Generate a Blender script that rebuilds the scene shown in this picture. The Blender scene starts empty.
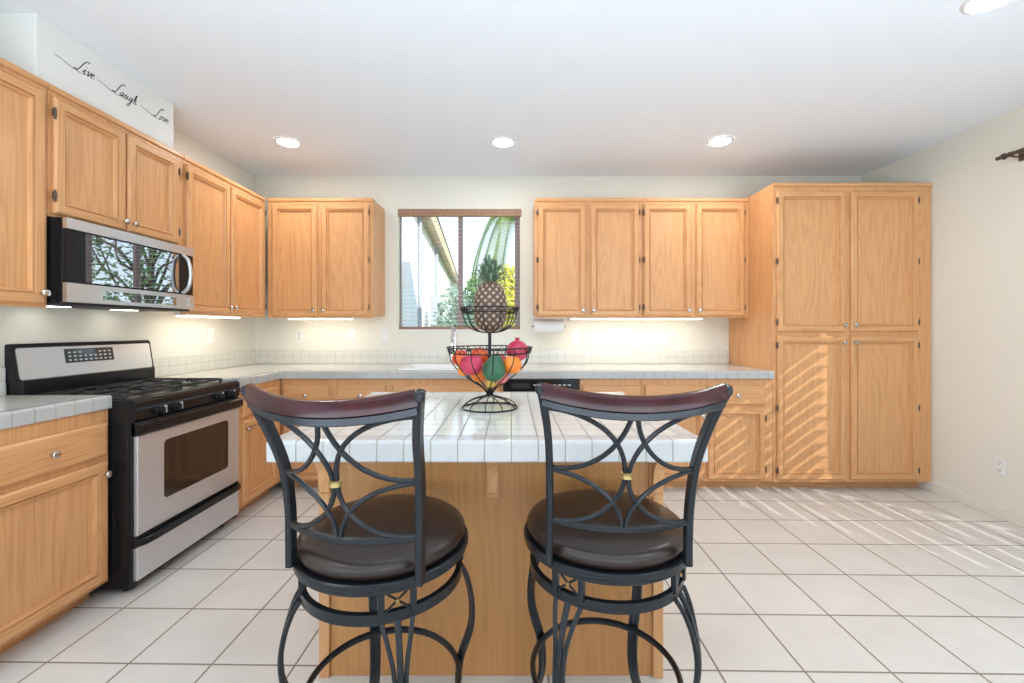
import bpy, bmesh, math, random
from mathutils import Vector, Matrix
S = bpy.context.scene
C = S.collection
PI = math.pi
R = math.radians
rnd = random.Random(7)

# ------------------------------------------------------------------ camera
cam_d = bpy.data.cameras.new('camera')
cam_d.sensor_width = 36.0
cam_d.lens = 437.0 / 1024.0 * 36.0
cam_d.shift_x = 0.001
cam_d.shift_y = -0.0122
cam_d.clip_start = 0.05
cam = bpy.data.objects.new('camera', cam_d)
C.objects.link(cam)
cam.location = (0, 0, 1.2)
cam.rotation_euler = (R(90), 0, 0)
S.camera = cam

# ------------------------------------------------------------------ sky, sun, exposure
W = bpy.data.worlds.new('sky')
S.world = W
W.use_nodes = True
nt = W.node_tree
nt.nodes.clear()
_out = nt.nodes.new('ShaderNodeOutputWorld')
_bg = nt.nodes.new('ShaderNodeBackground')
_tc = nt.nodes.new('ShaderNodeTexCoord')
_sp = nt.nodes.new('ShaderNodeSeparateXYZ')
_rp = nt.nodes.new('ShaderNodeValToRGB')
_rp.color_ramp.elements[0].position = 0.0
_rp.color_ramp.elements[0].color = (0.80, 0.90, 1.0, 1)
_rp.color_ramp.elements[1].position = 0.75
_rp.color_ramp.elements[1].color = (0.42, 0.64, 0.98, 1)
nt.links.new(_tc.outputs['Generated'], _sp.inputs[0])
nt.links.new(_sp.outputs['Z'], _rp.inputs[0])
nt.links.new(_rp.outputs[0], _bg.inputs['Color'])
_bg.inputs['Strength'].default_value = 2.2
nt.links.new(_bg.outputs[0], _out.inputs[0])

sun_d = bpy.data.lights.new('sun', 'SUN')
sun_d.energy = 6.5
sun_d.color = (1.0, 0.97, 0.92)
sun_d.angle = R(0.4)
sun = bpy.data.objects.new('sun', sun_d)
C.objects.link(sun)
sun.location = (6, -4, 6)
sun.rotation_euler = Vector((-1.0, 0.90, -0.72)).to_track_quat('-Z', 'Y').to_euler()

# added fill light behind the camera, aimed up to brighten the ceiling
fl_d = bpy.data.lights.new('ceiling_fill', 'AREA')
fl_d.shape = 'RECTANGLE'; fl_d.size = 4.4; fl_d.size_y = 1.6
fl_d.energy = 105.0
fl_d.color = (0.74, 0.87, 1.0)
fl = bpy.data.objects.new('ceiling_fill', fl_d); C.objects.link(fl)
fl.location = (0.4, -0.7, 0.9)
fl.rotation_euler = (R(180 - 14), 0, 0)

vs = S.view_settings
S.display_settings.display_device = 'sRGB'
vs.view_transform = 'Standard'
vs.look = 'None'
vs.exposure = 0.12
vs.gamma = 1.0
vs.use_curve_mapping = False

# ------------------------------------------------------------------ dimensions
XL, XR, YB, ZC = -2.27, 3.11, 3.88, 2.555
YN = -3.4                       # where the modelled part of the room ends behind the camera
ZT = 0.892                      # worktops
YF = 3.23                       # faces of the base cabinets and the pantry on the back wall
YU = 3.55                       # faces of the wall cabinets on the back wall
TX, TY = 0.0755, 0.0745         # worktop tiles

# ------------------------------------------------------------------ materials
def nodes_of(name):
    m = bpy.data.materials.new(name)
    m.use_nodes = True
    n = m.node_tree.nodes
    return m, n, m.node_tree.links, n['Principled BSDF']

def plain(name, col, rough=0.5, metal=0.0, noise=0.0, nscale=20.0, bump=0.0, emit=None, estr=0.0, coat=0.0, spec=0.5):
    m, n, l, b = nodes_of(name)
    b.inputs['Base Color'].default_value = (*col, 1)
    b.inputs['Roughness'].default_value = rough
    b.inputs['Metallic'].default_value = metal
    b.inputs['Specular IOR Level'].default_value = spec
    if coat:
        b.inputs['Coat Weight'].default_value = coat
        b.inputs['Coat Roughness'].default_value = 0.08
    if emit:
        b.inputs['Emission Color'].default_value = (*emit, 1)
        b.inputs['Emission Strength'].default_value = estr
    if noise or bump:
        tc = n.new('ShaderNodeTexCoord')
        t = n.new('ShaderNodeTexNoise')
        t.inputs['Scale'].default_value = nscale
        t.inputs['Detail'].default_value = 4
        l.new(tc.outputs['Object'], t.inputs['Vector'])
        if noise:
            r = n.new('ShaderNodeValToRGB')
            r.color_ramp.elements[0].position = 0.3
            r.color_ramp.elements[1].position = 0.7
            r.color_ramp.elements[0].color = (*[c * (1 - noise) for c in col], 1)
            r.color_ramp.elements[1].color = (*[min(1, c * (1 + noise)) for c in col], 1)
            l.new(t.outputs['Fac'], r.inputs[0])
            l.new(r.outputs[0], b.inputs['Base Color'])
        if bump:
            bp = n.new('ShaderNodeBump')
            bp.inputs['Strength'].default_value = bump
            bp.inputs['Distance'].default_value = 0.003
            l.new(t.outputs['Fac'], bp.inputs['Height'])
            l.new(bp.outputs[0], b.inputs['Normal'])
    return m

def oak(name, axis, dark=(0.54, 0.245, 0.092), light=(0.705, 0.368, 0.160), rough=0.32):
    """oiled oak with the grain along the local axis (0 x, 1 y, 2 z)"""
    m, n, l, b = nodes_of(name)
    tc = n.new('ShaderNodeTexCoord')
    oi = n.new('ShaderNodeObjectInfo')
    ad = n.new('ShaderNodeVectorMath'); ad.operation = 'ADD'
    ml = n.new('ShaderNodeVectorMath'); ml.operation = 'SCALE'
    ml.inputs[0].default_value = (3.1, 5.7, 9.3)
    l.new(oi.outputs['Random'], ml.inputs['Scale'])
    l.new(tc.outputs['Object'], ad.inputs[0]); l.new(ml.outputs[0], ad.inputs[1])
    def mapped(a, c):
        mp = n.new('ShaderNodeMapping')
        s = [a, a, a]; s[axis] = c
        mp.inputs['Scale'].default_value = s
        l.new(ad.outputs[0], mp.inputs['Vector'])
        return mp
    big = n.new('ShaderNodeTexNoise'); big.inputs['Scale'].default_value = 1; big.inputs['Detail'].default_value = 2
    l.new(mapped(5.5, 0.5).outputs[0], big.inputs['Vector'])
    rings = n.new('ShaderNodeMath'); rings.operation = 'MULTIPLY'; rings.inputs[1].default_value = 18.0
    l.new(big.outputs['Fac'], rings.inputs[0])
    fr = n.new('ShaderNodeMath'); fr.operation = 'PINGPONG'; fr.inputs[1].default_value = 0.5
    l.new(rings.outputs[0], fr.inputs[0])
    fine = n.new('ShaderNodeTexNoise'); fine.inputs['Scale'].default_value = 1; fine.inputs['Detail'].default_value = 5
    l.new(mapped(130.0, 3.0).outputs[0], fine.inputs['Vector'])
    mix = n.new('ShaderNodeMath'); mix.operation = 'MULTIPLY_ADD'
    mix.inputs[1].default_value = 0.5; 
    sc = n.new('ShaderNodeMath'); sc.operation = 'MULTIPLY'; sc.inputs[1].default_value = 0.8
    l.new(fine.outputs['Fac'], sc.inputs[0])
    l.new(fr.outputs[0], mix.inputs[0]); l.new(sc.outputs[0], mix.inputs[2])
    rp = n.new('ShaderNodeValToRGB')
    rp.color_ramp.elements[0].position = 0.14; rp.color_ramp.elements[0].color = (*dark, 1)
    rp.color_ramp.elements[1].position = 0.62; rp.color_ramp.elements[1].color = (*light, 1)
    l.new(mix.outputs[0], rp.inputs[0])
    l.new(rp.outputs[0], b.inputs['Base Color'])
    b.inputs['Roughness'].default_value = rough
    bp = n.new('ShaderNodeBump'); bp.inputs['Strength'].default_value = 0.12; bp.inputs['Distance'].default_value = 0.002
    l.new(fine.outputs['Fac'], bp.inputs['Height']); l.new(bp.outputs[0], b.inputs['Normal'])
    return m

def tiles(name, axes, w, h, off, tile, grout, mortar, rough, var=0.03, bump=0.5, nscale=6.0, grough=0.8, turn=0.0):
    m, n, l, b = nodes_of(name)
    tc = n.new('ShaderNodeTexCoord')
    vr = n.new('ShaderNodeVectorRotate'); vr.rotation_type = 'Z_AXIS'; vr.inputs['Angle'].default_value = turn
    l.new(tc.outputs['Object'], vr.inputs['Vector'])
    sp = n.new('ShaderNodeSeparateXYZ'); l.new(vr.outputs[0], sp.inputs[0])
    cb = n.new('ShaderNodeCombineXYZ')
    for k in (0, 1):
        a = n.new('ShaderNodeMath'); a.operation = 'SUBTRACT'; a.inputs[1].default_value = off[k] - 40 * (w, h)[k]
        l.new(sp.outputs[axes[k]], a.inputs[0]); l.new(a.outputs[0], cb.inputs[k])
    br = n.new('ShaderNodeTexBrick')
    br.offset = 0.0; br.squash = 1.0
    br.inputs['Scale'].default_value = 1.0
    br.inputs['Brick Width'].default_value = w
    br.inputs['Row Height'].default_value = h
    br.inputs['Mortar Size'].default_value = mortar
    br.inputs['Mortar Smooth'].default_value = 0.25
    br.inputs['Color1'].default_value = (*tile, 1)
    br.inputs['Color2'].default_value = (*[c * (1 - var) for c in tile], 1)
    br.inputs['Mortar'].default_value = (*grout, 1)
    l.new(cb.outputs[0], br.inputs['Vector'])
    no = n.new('ShaderNodeTexNoise'); no.inputs['Scale'].default_value = nscale; no.inputs['Detail'].default_value = 6
    l.new(tc.outputs['Object'], no.inputs['Vector'])
    rp = n.new('ShaderNodeValToRGB')
    rp.color_ramp.elements[0].position = 0.3; rp.color_ramp.elements[0].color = (1 - var * 2.4, 1 - var * 2.6, 1 - var * 2.9, 1)
    rp.color_ramp.elements[1].position = 0.65; rp.color_ramp.elements[1].color = (1, 1, 1, 1)
    l.new(no.outputs['Fac'], rp.inputs[0])
    mx = n.new('ShaderNodeMix'); mx.data_type = 'RGBA'; mx.blend_type = 'MULTIPLY'; mx.inputs['Factor'].default_value = 1
    l.new(br.outputs['Color'], mx.inputs[6]); l.new(rp.outputs[0], mx.inputs[7])
    l.new(mx.outputs[2], b.inputs['Base Color'])
    rr = n.new('ShaderNodeMapRange')
    rr.inputs['To Min'].default_value = rough; rr.inputs['To Max'].default_value = grough
    l.new(br.outputs['Fac'], rr.inputs['Value']); l.new(rr.outputs[0], b.inputs['Roughness'])
    inv = n.new('ShaderNodeMath'); inv.operation = 'SUBTRACT'; inv.inputs[0].default_value = 1.0
    l.new(br.outputs['Fac'], inv.inputs[1])
    bp = n.new('ShaderNodeBump'); bp.inputs['Strength'].default_value = bump; bp.inputs['Distance'].default_value = 0.002
    l.new(inv.outputs[0], bp.inputs['Height']); l.new(bp.outputs[0], b.inputs['Normal'])
    return m

def brushed(name, col=(0.69, 0.71, 0.75), rough=0.30, axis=0):
    m, n, l, b = nodes_of(name)
    tc = n.new('ShaderNodeTexCoord'); mp = n.new('ShaderNodeMapping')
    s = [260, 260, 260]; s[axis] = 3
    mp.inputs['Scale'].default_value = s
    no = n.new('ShaderNodeTexNoise'); no.inputs['Scale'].default_value = 1; no.inputs['Detail'].default_value = 3
    l.new(tc.outputs['Object'], mp.inputs[0]); l.new(mp.outputs[0], no.inputs['Vector'])
    rr = n.new('ShaderNodeMapRange'); rr.inputs['To Min'].default_value = rough - 0.06; rr.inputs['To Max'].default_value = rough + 0.08
    l.new(no.outputs['Fac'], rr.inputs['Value']); l.new(rr.outputs[0], b.inputs['Roughness'])
    b.inputs['Base Color'].default_value = (*col, 1); b.inputs['Metallic'].default_value = 1.0
    return m

M = {}
M['wall'] = plain('cream_paint', (0.80, 0.775, 0.685), 0.75, bump=0.06, nscale=160)
M['wallwhite'] = plain('white_paint', (0.83, 0.83, 0.80), 0.75, bump=0.05, nscale=160)
M['ceil'] = plain('ceiling_paint', (0.87, 0.92, 0.97), 0.85, bump=0.05, nscale=120)
M['base'] = plain('baseboard_paint', (0.80, 0.77, 0.69), 0.5)
M['floor'] = tiles('floor_tile', (0, 1), 0.300, 0.3065, (0.105, 0.014), (0.715, 0.68, 0.635), (0.27, 0.215, 0.165), 0.0042, 0.33, 0.03, 0.5, 5.0, turn=0.0157)
M['top'] = tiles('worktop_tile', (0, 1), TX, TY, (0.001, 0.0), (0.76, 0.745, 0.70), (0.26, 0.235, 0.20), 0.0022, 0.08, 0.015, 0.5, 9.0)
M['splash_x'] = tiles('splash_tile_back', (0, 2), TX, 0.063, (0.03, ZT + 0.001), (0.77, 0.75, 0.68), (0.50, 0.46, 0.39), 0.0016, 0.18, 0.02, 0.5)
M['splash_y'] = tiles('splash_tile_side', (1, 2), TX, 0.063, (0.02, ZT + 0.001), (0.77, 0.75, 0.68), (0.50, 0.46, 0.39), 0.0016, 0.18, 0.02, 0.5)
M['glaze'] = plain('glazed_tile', (0.50, 0.50, 0.49), 0.12, noise=0.015, nscale=8)
M['grout'] = plain('grout', (0.40, 0.36, 0.30), 0.85, noise=0.1, nscale=60)
M['oak_v'] = oak('oak_upright', 2)
M['oak_h'] = oak('oak_across', 0)
M['oak_y'] = oak('oak_deep', 1)
M['oak_panel'] = oak('oak_panel', 2, dark=(0.55, 0.252, 0.095), light=(0.705, 0.365, 0.158))
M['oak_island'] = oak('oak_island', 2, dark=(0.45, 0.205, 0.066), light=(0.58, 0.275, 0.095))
M['oak_inside'] = plain('cabinet_shadow_gap', (0.30, 0.15, 0.06), 0.7, noise=0.1)
M['nickel'] = plain('satin_nickel', (0.55, 0.53, 0.51), 0.22, 1.0)
M['bronze'] = plain('aged_bronze', (0.13, 0.095, 0.075), 0.42, 0.7)
M['steel'] = brushed('brushed_steel', axis=0)
M['steel_v'] = brushed('brushed_steel_upright', (0.66, 0.67, 0.70), 0.40, axis=0)
M['steel_v'].node_tree.nodes['Principled BSDF'].inputs['Metallic'].default_value = 0.72
M['chrome'] = plain('chrome', (0.75, 0.75, 0.76), 0.08, 1.0)
M['black'] = plain('black_enamel', (0.010, 0.011, 0.013), 0.22, spec=0.30)
M['blackmat'] = plain('black_cast_iron', (0.022, 0.022, 0.024), 0.55, bump=0.1, nscale=200)
M['darkglass'] = plain('dark_oven_glass', (0.030, 0.018, 0.014), 0.05, spec=0.7)
M['mirrorglass'] = plain('dark_mirror_glass', (0.46, 0.47, 0.48), 0.012, 1.0)
M['display'] = plain('display_glass', (0.06, 0.065, 0.07), 0.06, 0.35, spec=1.0)
M['greylegend'] = plain('grey_print', (0.55, 0.56, 0.57), 0.5)
M['iron'] = plain('charcoal_iron', (0.017, 0.020, 0.025), 0.30, 0.35, noise=0.15, nscale=40, bump=0.08)
M['leather'] = plain('dark_brown_leather', (0.026, 0.015, 0.012), 0.30, noise=0.12, nscale=30)
M['burgundy'] = plain('burgundy_wood', (0.036, 0.005, 0.007), 0.20, noise=0.35, nscale=14, spec=.35)
M['gold'] = plain('antique_gold', (0.42, 0.30, 0.12), 0.4, 0.8)
M['wire'] = plain('dark_wire', (0.03, 0.03, 0.032), 0.42, 0.7)
M['white'] = plain('white_plastic', (0.82, 0.82, 0.80), 0.35)
M['paper'] = plain('paper_towel', (0.86, 0.86, 0.85), 0.9, bump=0.3, nscale=250)
M['slat'] = plain('white_slat', (0.56, 0.57, 0.62), 0.45)
M['winframe'] = plain('mauve_window_frame', (0.42, 0.31, 0.28), 0.45)
M['valance'] = plain('tan_valance', (0.32, 0.185, 0.11), 0.5, noise=0.12, nscale=30)
M['lamp'] = plain('lamp_lens', (1, 1, 1), 0.5, emit=(1.0, 0.98, 0.95), estr=120)
M['strip'] = plain('strip_lens', (1, 1, 1), 0.5, emit=(1.0, 0.95, 0.80), estr=12)
M['decal'] = plain('black_lettering', (0.012, 0.012, 0.014), 0.5)
M['slot'] = plain('dark_slot', (0.02, 0.02, 0.02), 0.7)
M['sinkwhite'] = plain('sink_enamel', (0.84, 0.84, 0.83), 0.12)
def glass_mat():
    m, n, l, b = nodes_of('window_glass')
    n.remove(b)
    o = n['Material Output']
    t = n.new('ShaderNodeBsdfTransparent'); t.inputs[0].default_value = (0.96, 0.97, 0.97, 1)
    g = n.new('ShaderNodeBsdfGlossy'); g.inputs['Roughness'].default_value = 0.01
    f = n.new('ShaderNodeFresnel'); f.inputs['IOR'].default_value = 1.25
    x = n.new('ShaderNodeMixShader')
    l.new(f.outputs[0], x.inputs[0]); l.new(t.outputs[0], x.inputs[1]); l.new(g.outputs[0], x.inputs[2])
    l.new(x.outputs[0], o.inputs[0])
    return m
M['glass'] = glass_mat()

# ------------------------------------------------------------------ mesh builder
class MB:
    def __init__(s):
        s.v = []; s.f = []; s.m = []; s.s = []
    def add(s, vs, fs, mi=0, smooth=False):
        o = len(s.v)
        s.v += [tuple(v) for v in vs]
        for f in fs:
            s.f.append([i + o for i in f]); s.m.append(mi); s.s.append(smooth)
        return s
    def box(s, x0, x1, y0, y1, z0, z1, bev=0.0, mi=0, seg=2, mat4=None):
        if bev <= 0:
            vs = [(x, y, z) for x in (x0, x1) for y in (y0, y1) for z in (z0, z1)]
            fs = [(0, 1, 3, 2), (4, 6, 7, 5), (0, 4, 5, 1), (2, 3, 7, 6), (0, 2, 6, 4), (1, 5, 7, 3)]
        else:
            b = bmesh.new()
            bmesh.ops.create_cube(b, size=1.0)
            for v in b.verts:
                v.co = ((x0 + x1) / 2 + v.co.x * (x1 - x0), (y0 + y1) / 2 + v.co.y * (y1 - y0), (z0 + z1) / 2 + v.co.z * (z1 - z0))
            bv = min(bev, 0.45 * min(abs(x1 - x0), abs(y1 - y0), abs(z1 - z0)))
            bmesh.ops.bevel(b, geom=list(b.edges), offset=bv, segments=seg, affect='EDGES', profile=0.5)
            b.verts.index_update()
            vs = [tuple(v.co) for v in b.verts]; fs = [[v.index for v in f.verts] for f in b.faces]
            b.free()
        if mat4 is not None:
            vs = [tuple(mat4 @ Vector(v)) for v in vs]
        return s.add(vs, fs, mi)
    def lathe(s, prof, seg=32, c=(0, 0, 0), mi=0, smooth=True, axis='z', cap=True):
        n = len(prof); vs = []; fs = []
        for k in range(seg):
            a = 2 * PI * k / seg
            for r, z in prof:
                p = (r * math.cos(a), r * math.sin(a), z)
                if axis == 'y': p = (p[0], p[2], p[1])
                elif axis == '-y': p = (p[0], -p[2], p[1])
                elif axis == 'x': p = (p[2], p[0], p[1])
                vs.append((p[0] + c[0], p[1] + c[1], p[2] + c[2]))
        for k in range(seg):
            k2 = (k + 1) % seg
            for i in range(n - 1):
                fs.append((k * n + i, k2 * n + i, k2 * n + i + 1, k * n + i + 1))
        if cap:
            if prof[0][0] > 1e-5: fs.append([k * n for k in range(seg)][::-1])
            if prof[-1][0] > 1e-5: fs.append([k * n + n - 1 for k in range(seg)])
        return s.add(vs, fs, mi, smooth)
    def ring(s, prof, seg=48, c=(0, 0, 0), mi=0, smooth=True):
        """closed section revolved round z"""
        n = len(prof); vs = []; fs = []
        for k in range(seg):
            a = 2 * PI * k / seg
            for r, z in prof:
                vs.append((c[0] + r * math.cos(a), c[1] + r * math.sin(a), c[2] + z))
        for k in range(seg):
            k2 = (k + 1) % seg
            for i in range(n):
                j = (i + 1) % n
                fs.append((k * n + i, k2 * n + i, k2 * n + j, k * n + j))
        return s.add(vs, fs, mi, smooth)
    def sweep(s, path, sec, closed=False, up=None, mi=0, smooth=True, scale=None):
        P = [Vector(p) for p in path]; N = len(P); n = len(sec); vs = []; fs = []
        prev = None
        for i in range(N):
            if closed: t = P[(i + 1) % N] - P[i - 1]
            else: t = P[min(i + 1, N - 1)] - P[max(i - 1, 0)]
            t = t.normalized() if t.length > 1e-9 else Vector((0, 0, 1))
            if up is not None:
                ref = Vector(up[i]) if isinstance(up, list) else Vector(up)
            else:
                ref = prev if prev is not None else (Vector((0, 0, 1)) if abs(t.z) < 0.9 else Vector((1, 0, 0)))
            a = ref - t * ref.dot(t)
            if a.length < 1e-6: a = t.orthogonal()
            a.normalize(); prev = a
            b = t.cross(a)
            k = scale[i] if scale else 1.0
            for u, w in sec: vs.append(P[i] + a * (u * k) + b * (w * k))
        for i in range(N if closed else N - 1):
            i2 = (i + 1) % N
            for j in range(n):
                j2 = (j + 1) % n
                fs.append((i * n + j, i * n + j2, i2 * n + j2, i2 * n + j))
        if not closed:
            fs.append(list(range(n))[::-1]); fs.append([(N - 1) * n + j for j in range(n)])
        return s.add(vs, fs, mi, smooth)
    def tube(s, path, r, seg=8, closed=False, mi=0, scale=None):
        return s.sweep(path, circ(r, seg), closed, None, mi, True, scale)
    def build(s, name, mats, parent=None, mat4=None):
        me = bpy.data.meshes.new(name)
        vs = s.v if mat4 is None else [tuple(mat4 @ Vector(v)) for v in s.v]
        me.from_pydata(vs, [], s.f)
        if not isinstance(mats, (list, tuple)): mats = [mats]
        for m in mats: me.materials.append(m)
        me.polygons.foreach_set('material_index', s.m)
        me.polygons.foreach_set('use_smooth', s.s)
        b = bmesh.new(); b.from_mesh(me)
        bmesh.ops.recalc_face_normals(b, faces=b.faces)
        b.to_mesh(me); b.free()
        me.update()
        if any(s.s):
            try: me.set_sharp_from_angle(angle=R(40))
            except Exception: pass
        o = bpy.data.objects.new(name, me)
        C.objects.link(o)
        if parent is not None: o.parent = parent
        return o

def circ(r, seg=8): return [(r * math.cos(2 * PI * k / seg), r * math.sin(2 * PI * k / seg)) for k in range(seg)]
def rect(w, h, b=0.0):
    w /= 2; h /= 2
    if b: return [(-w + b, -h), (w - b, -h), (w, -h + b), (w, h - b), (w - b, h), (-w + b, h), (-w, h - b), (-w, -h + b)]
    return [(-w, -h), (w, -h), (w, h), (-w, h)]
def spline(pts, n=8, closed=False):
    P = [Vector(p) for p in pts]; N = len(P); out = []
    for i in range(N if closed else N - 1):
        if closed: p0, p1, p2, p3 = P[i - 1], P[i], P[(i + 1) % N], P[(i + 2) % N]
        else: p0, p1, p2, p3 = P[max(i - 1, 0)], P[i], P[i + 1], P[min(i + 2, N - 1)]
        for k in range(n):
            t = k / n
            out.append(0.5 * ((2 * p1) + (p2 - p0) * t + (2 * p0 - 5 * p1 + 4 * p2 - p3) * t * t + (3 * p1 - p0 - 3 * p2 + p3) * t ** 3))
    if not closed: out.append(P[-1])
    return out

def tag(o, label, cat, group=None, kind=None):
    o['label'] = label; o['category'] = cat
    if group: o['group'] = group
    if kind: o['kind'] = kind
    return o
def thing(name, label, cat, loc=(0, 0, 0), rz=0.0, group=None):
    o = bpy.data.objects.new(name, None); C.objects.link(o)
    o.empty_display_size = 0.1
    o.location = loc; o.rotation_euler = (0, 0, rz)
    return tag(o, label, cat, group)
def struct(o, label=None):
    o['kind'] = 'structure'
    if label: o['label'] = label
    return o
def copy_tree(o, parent=None):
    c = o.copy(); C.objects.link(c)
    if parent is not None: c.parent = parent
    for ch in list(o.children): copy_tree(ch, c)
    return c
L90 = R(90)                     # things on the left wall: local x runs into the picture, local y into the wall

# ------------------------------------------------------------------ room
def wall_with_hole(name, mat, a0, a1, z0, z1, h0, h1, hz0, hz1, p0, p1, along):
    """one connected wall slab with a rectangular opening; p0..p1 its thickness"""
    us = [a0, h0, h1, a1]; zs = [z0, hz0, hz1, z1]
    vs = []; fs = []
    for p in (p0, p1):
        for u in us:
            for z in zs: vs.append((u, p, z) if along == 'x' else (p, u, z))
    I = lambda k, i, j: k * 16 + i * 4 + j
    for i in range(3):
        for j in range(3):
            if i == 1 and j == 1: continue
            for k in (0, 1): fs.append((I(k, i, j), I(k, i + 1, j), I(k, i + 1, j + 1), I(k, i, j + 1)))
    ring = [(1, 1), (2, 1), (2, 2), (1, 2)]
    outer = [(0, 0), (1, 0), (2, 0), (3, 0), (3, 1), (3, 2), (3, 3), (2, 3), (1, 3), (0, 3), (0, 2), (0, 1)]
    for lst in (ring, outer):
        for q in range(len(lst)):
            a, b = lst[q], lst[(q + 1) % len(lst)]
            fs.append((I(0, *a), I(0, *b), I(1, *b), I(1, *a)))
    return struct(MB().add(vs, fs).build(name, mat))

WX0, WX1, WZ0, WZ1 = -0.998, 0.080, 1.185, 2.263      # kitchen window opening
DY0, DY1, DZ1 = 1.42, 2.56, 1.86                      # glazed door opening in the right wall (outside the frame)
struct(MB().box(XL - .1, XR + .1, YN, YB + .12, -0.1, 0).build('floor', M['floor']))
struct(MB().box(XL - .1, XR + .1, YN, YB + .12, ZC, ZC + .12).build('ceiling', M['ceil']))
wall_with_hole('wall_left', M['wall'], YN, YB + .12, 0, ZC, -3.1, -.3, 0.004, 2.15, XL - .1, XL, 'y')
wall_with_hole('wall_back', M['wall'], XL, XR, 0, ZC, WX0, WX1, WZ0, WZ1, YB, YB + .12, 'x')
wall_with_hole('wall_right', M['wall'], YN, YB + .12, 0, ZC, DY0, DY1, 0.004, DZ1, XR, XR + .12, 'y')
wall_with_hole('wall_front', M['wall'], XL, XR, 0, ZC, 0.4, 2.2, 0.004, 2.1, YN, YN + .12, 'x')
# boxed-in duct above the hood cabinet
struct(MB().box(XL, -2.03, 1.868, 2.632, 2.268, ZC, 0.004).build('trim_1', M['wallwhite']), 'white boxed duct above the cabinet over the microwave')
b = MB().box(XR - .014, XR, DY1 + .02, YF + .10, 0.0, 0.075, 0.003)
struct(b.build('baseboard_right', M['base']))

# window: frame, mullion, glass
w = struct(bpy.data.objects.new('window_1', None)); C.objects.link(w)
w['label'] = 'sliding window over the sink with brown mullion'
fy0, fy1 = YB + .055, YB + .10
b = MB()
b.box(WX0, WX0 + .006, fy0, fy1, WZ0, WZ1, .003); b.box(WX1 - .045, WX1, fy0, fy1, WZ0, WZ1, .003)
b.box(WX0, WX1, fy0, fy1, WZ1 - .03, WZ1, .003); b.box(WX0, WX1, fy0, fy1, WZ0, WZ0 + .03, .003)
b.build('window_frame', M['winframe'], w)
MB().box(-.475, -.435, fy0 - .012, fy1, WZ0 + .02, WZ1 - .02, .003).build('mullion', M['winframe'], w)
MB().box(WX0 + .015, -.455, fy0 + .020, fy0 + .024, WZ0 + .02, WZ1 - .02).build('glass_pane', M['glass'], w)
MB().box(-.455, WX1 - .03, fy0 + .028, fy0 + .032, WZ0 + .02, WZ1 - .02).build('glass_pane', M['glass'], w)
MB().box(WX0, WX1, YB - .006, fy0, WZ0, WZ0 + .012, .003).build('window_sill', M['wallwhite'], w)

# blind of the kitchen window
bl = thing('window_blind', 'white horizontal slat blind under a tan valance at the window over the sink', 'blind', (0, YB + .03, WZ0))
MB().box(WX0 - .004, WX1 + .012, -.045, -.012, 1.012, 1.078, .004).build('valance', M['valance'], bl)
b = MB()
for i in range(26):
    z = 0.055 + i * 0.0368
    pts = [(0, -.018, z - .002), (0, -.006, z + .0002), (0, .006, z + .0018), (0, .018, z + .002)]
    vs = []; fs = []
    for x in (WX0 + .008, WX1 - .008):
        for t in (0, .0012):
            vs += [(x, p[1], p[2] + t) for p in pts]
    for k in range(3):
        fs += [(k, k + 1, 9 + k, 8 + k), (4 + k, 12 + k, 13 + k, 5 + k), (k, 4 + k, 5 + k, k + 1), (8 + k, 9 + k, 13 + k, 12 + k)]
    fs += [(0, 8, 12, 4), (3, 7, 15, 11)]
    b.add(vs, fs)
b.build('slat_panel', M['slat'], bl)
MB().box(WX0 + .006, WX1 - .006, -.022, .018, .012, .036, .004).build('bottom_rail', M['valance'], bl)
for x in (WX0 + .16, -.30, WX1 - .16):
    MB().box(x - .0015, x + .0015, -.0215, -.0200, .03, 1.02).build('ladder_cord', M['white'], bl)
MB().tube([(WX0 + .05, -.028, 1.02), (WX0 + .05, -.028, .38)], .004, 6).build('tilt_wand', M['white'], bl)

# glazed patio door in the right wall, beyond the frame of the photograph, with its slat blind
d = struct(bpy.data.objects.new('door_1', None)); C.objects.link(d)
b = MB()
for y in (DY0, (DY0 + DY1) / 2 - .03, DY1 - .06): b.box(XR + .03, XR + .08, y, y + .06, 0.004, DZ1, .003)
b.box(XR + .03, XR + .08, DY0, DY1, DZ1 - .06, DZ1, .003); b.box(XR + .03, XR + .08, DY0, DY1, 0.004, .07, .003)
b.build('door_frame', M['winframe'], d)
MB().box(XR + .052, XR + .057, DY0 + .05, DY1 - .05, .06, DZ1 - .05).build('glass_pane', M['glass'], d)
def dimmer_mat():
    m, n, l, b = nodes_of('sun_dimmer')
    t = n.new('ShaderNodeBsdfTransparent'); t.inputs[0].default_value = (.66, .66, .66, 1)
    l.new(t.outputs[0], n['Material Output'].inputs[0]); return m
MB().box(XR + .085, XR + .087, DY0 + .02, DY1 - .02, .02, DZ1 - .02).build('sun_dimmer', dimmer_mat(), d)  # unseen sheet added to weaken the sun coming through the door
pb = thing('door_blind', 'white horizontal slat blind hanging at the glazed door in the right wall', 'blind', (XR + .046 - .09, (DY0 + DY1) / 2, 0.0))
hw = (DY1 - DY0) / 2 - .03
MB().box(-.02, .02, -hw, hw, DZ1 - .05, DZ1 - .004, .003).build('headrail', M['white'], pb)
b = MB()
for i in range(20):
    z = 0.06 + i * 0.095
    sl = Matrix.Translation((0, 0, z)) @ Matrix.Rotation(R(2), 4, 'Y')
    b.box(-.047, .047, -hw, hw, -.0015, .0015, mat4=sl)
b.build('slat_panel', M['slat'], pb)

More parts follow.
